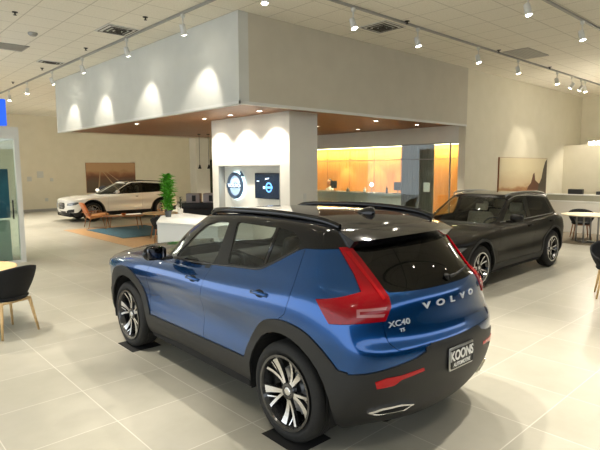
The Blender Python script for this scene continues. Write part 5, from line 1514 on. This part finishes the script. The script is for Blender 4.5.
    for s in (1, -1):
        B.part('front_door', ['front_door'], pt, root, side=s); B.part('rear_door', ['rear_door'], pt, root, side=s)
        B.part('side_window', ['glassF'], M['glass_side'], root, off=-.003, flange=0, gap=0, side=s)
        B.part('side_window', ['glassR'], M['glass_dark'], root, off=-.003, flange=0, gap=0, side=s)
        B.part('tail_lamp', ['lamp'], M['red'], root, off=.006, flange=.02, side=s)
        b = newbm(); pts = []
        for x0, z0 in ((-.95, .962), (-1.5, .968), (-2.1, .980), (-2.6, .994), (-3.0, 1.014), (-3.38, 1.05), (-3.44, 1.09), (-3.36, 1.22), (-3.26, 1.335), (-3.0, 1.362), (-2.6, 1.382), (-2.1, 1.392), (-1.74, 1.38), (-1.52, 1.32)):
            (x0, z0), = lift([(x0, z0)])
            A, n_ = B.hit('side', x0, z0)
            if A is None: continue
            A = A + n_ * .003; pts.append((A.x, s * A.y, A.z))
        tube(b, smooth_poly_tube(pts, 3), .009, 6, sx=.6, sy=1, up=(0, 0, 1)); obj('window_trim', b, M['steel'] if rails else M['gloss'], root, auto=.8)
        b = newbm()
        pts = smooth_poly_tube([(-1.52, s * .53, 1.44), (-1.62, s * .555, 1.485), (-2.0, s * .575, 1.505), (-2.6, s * .58, 1.495), (-3.05, s * .565, 1.458), (-3.30, s * .545, 1.40)], 5)
        tube(b, pts, .017, 8, sx=.8, sy=1., up=(0, 0, 1)); obj('roof_rail', b, rails or M['gloss'], root, auto=.8)
    cabin(root, B, ['body', 'frame', 'front_door', 'rear_door', 'tailgate', 'cowl', 'hood', 'lamp', 'clad', 'pano'], M['cabin'])
    # face: grille, headlamps, lower intakes
    g = raise_poly(B, 'front', rounded([(-.37, .50), (.37, .50), (.44, .56), (.43, .70), (.38, .735), (-.38, .735), (-.43, .70), (-.44, .56)], .03), 0, .012)
    gr = obj('grille', g, M['gloss'], root, auto=.6)
    b = newbm()
    for k in range(-9, 10):
        y = k * .042; l0, _ = B.hit('front', abs(y), .53); l1, _ = B.hit('front', abs(y), .71)
        tube(b, [(l0.x + .014, y, .53), (l1.x + .014, y, .71)], .005, 6)
    l0, _ = B.hit('front', 0, .62); e = newbm()
    cyl(e, (l0.x + .01, 0, .62), (l0.x + .03, 0, .62), .055, n=24); tube(e, [(l0.x + .026, .36, .545), (l0.x + .03, -.36, .695)], .007, 6)
    obj('grille_slats', b, M['steel'], gr); obj('grille_badge', e, M['chrome'], gr)
    a_, b_ = sided(root, 'headlamp', raise_poly(B, 'fdiag', [(.20, .64), (.18, .715), (.02, .735), (-.22, .755), (-.30, .74), (-.16, .66), (.04, .635)], -.004, .010), M['lens'])
    sided(root, 'daytime_lamp', raise_poly(B, 'fdiag', [(.18, .685), (-.05, .690), (-.06, .70), (.18, .70)], .008, .014), M['whitepaint'])
    sided(root, 'lower_intake', raise_poly(B, 'front', [(.50, .36), (.80, .38), (.82, .50), (.62, .47), (.52, .42)], -.002, .010), M['clad'])
    obj('centre_intake', raise_poly(B, 'front', [(-.42, .32), (.42, .32), (.46, .42), (-.46, .42)], -.002, .010), M['clad'], root, auto=.6)
    mirror_part(root, -.93, .88, 1.08, pt, M['darkmirror'], .95)
    handle(root, B, -1.78, .91, pt, .18); handle(root, B, -2.72, .935, pt, .18)
    b = newbm()
    rbox(b, -3.55, .74, -.50, .50, .19, .33, .03, 2); rbox(b, -2.42, -.46, -.84, .84, .20, .36, .02, 2); rbox(b, -3.60, -3.33, -.74, .74, .24, .36, .03, 2); rbox(b, .44, .80, -.72, .72, .20, .36, .03, 2)
    obj('underbody', b, M['gap'], root)
    arch_liner(root, 0, .875, ar, M['gap']); arch_liner(root, -WB, .875, ar, M['gap'])
    for x, y, rt in ((0, 1, .2), (-WB, 1, .75), (0, -1, .1), (-WB, -1, .5)): wheel(root, x, y * .785, R, .235, .25, style, rt)
    b = newbm(); rbox(b, -1.25, -.74, -.68, .68, .50, .96, .08, 3); obj('dashboard', b, M['cabin'], root, smooth=True)
    for y in (.36, -.36): seat(root, -2.10, y, seatm, z=-.02)
    seat(root, -2.95, 0, seatm, 1.2, 'rear_seat', z=-.02)
    steering(root, -1.38, .36, .88)
    m_ = newbm(); rbox(m_, -1.52, -1.49, -.11, .11, 1.29, 1.36, .01, 2); obj('rear_view_mirror', m_, M['gap'], root)
    return root, B
# ------------------------------------------------------------------ cars
build_suv()
build_wagon((7.66, 4.855, 0), 3.138, M['blackpaint'], 'glossy black estate car parked at the right beyond the blue car', M['tan'], 'multi', M['steel'])
build_wagon((7.42, 20.5, 0), 3.14, M['whitepaint'], 'white estate car at the far left in front of the desert canvas', M['leather'], 'multi', None)
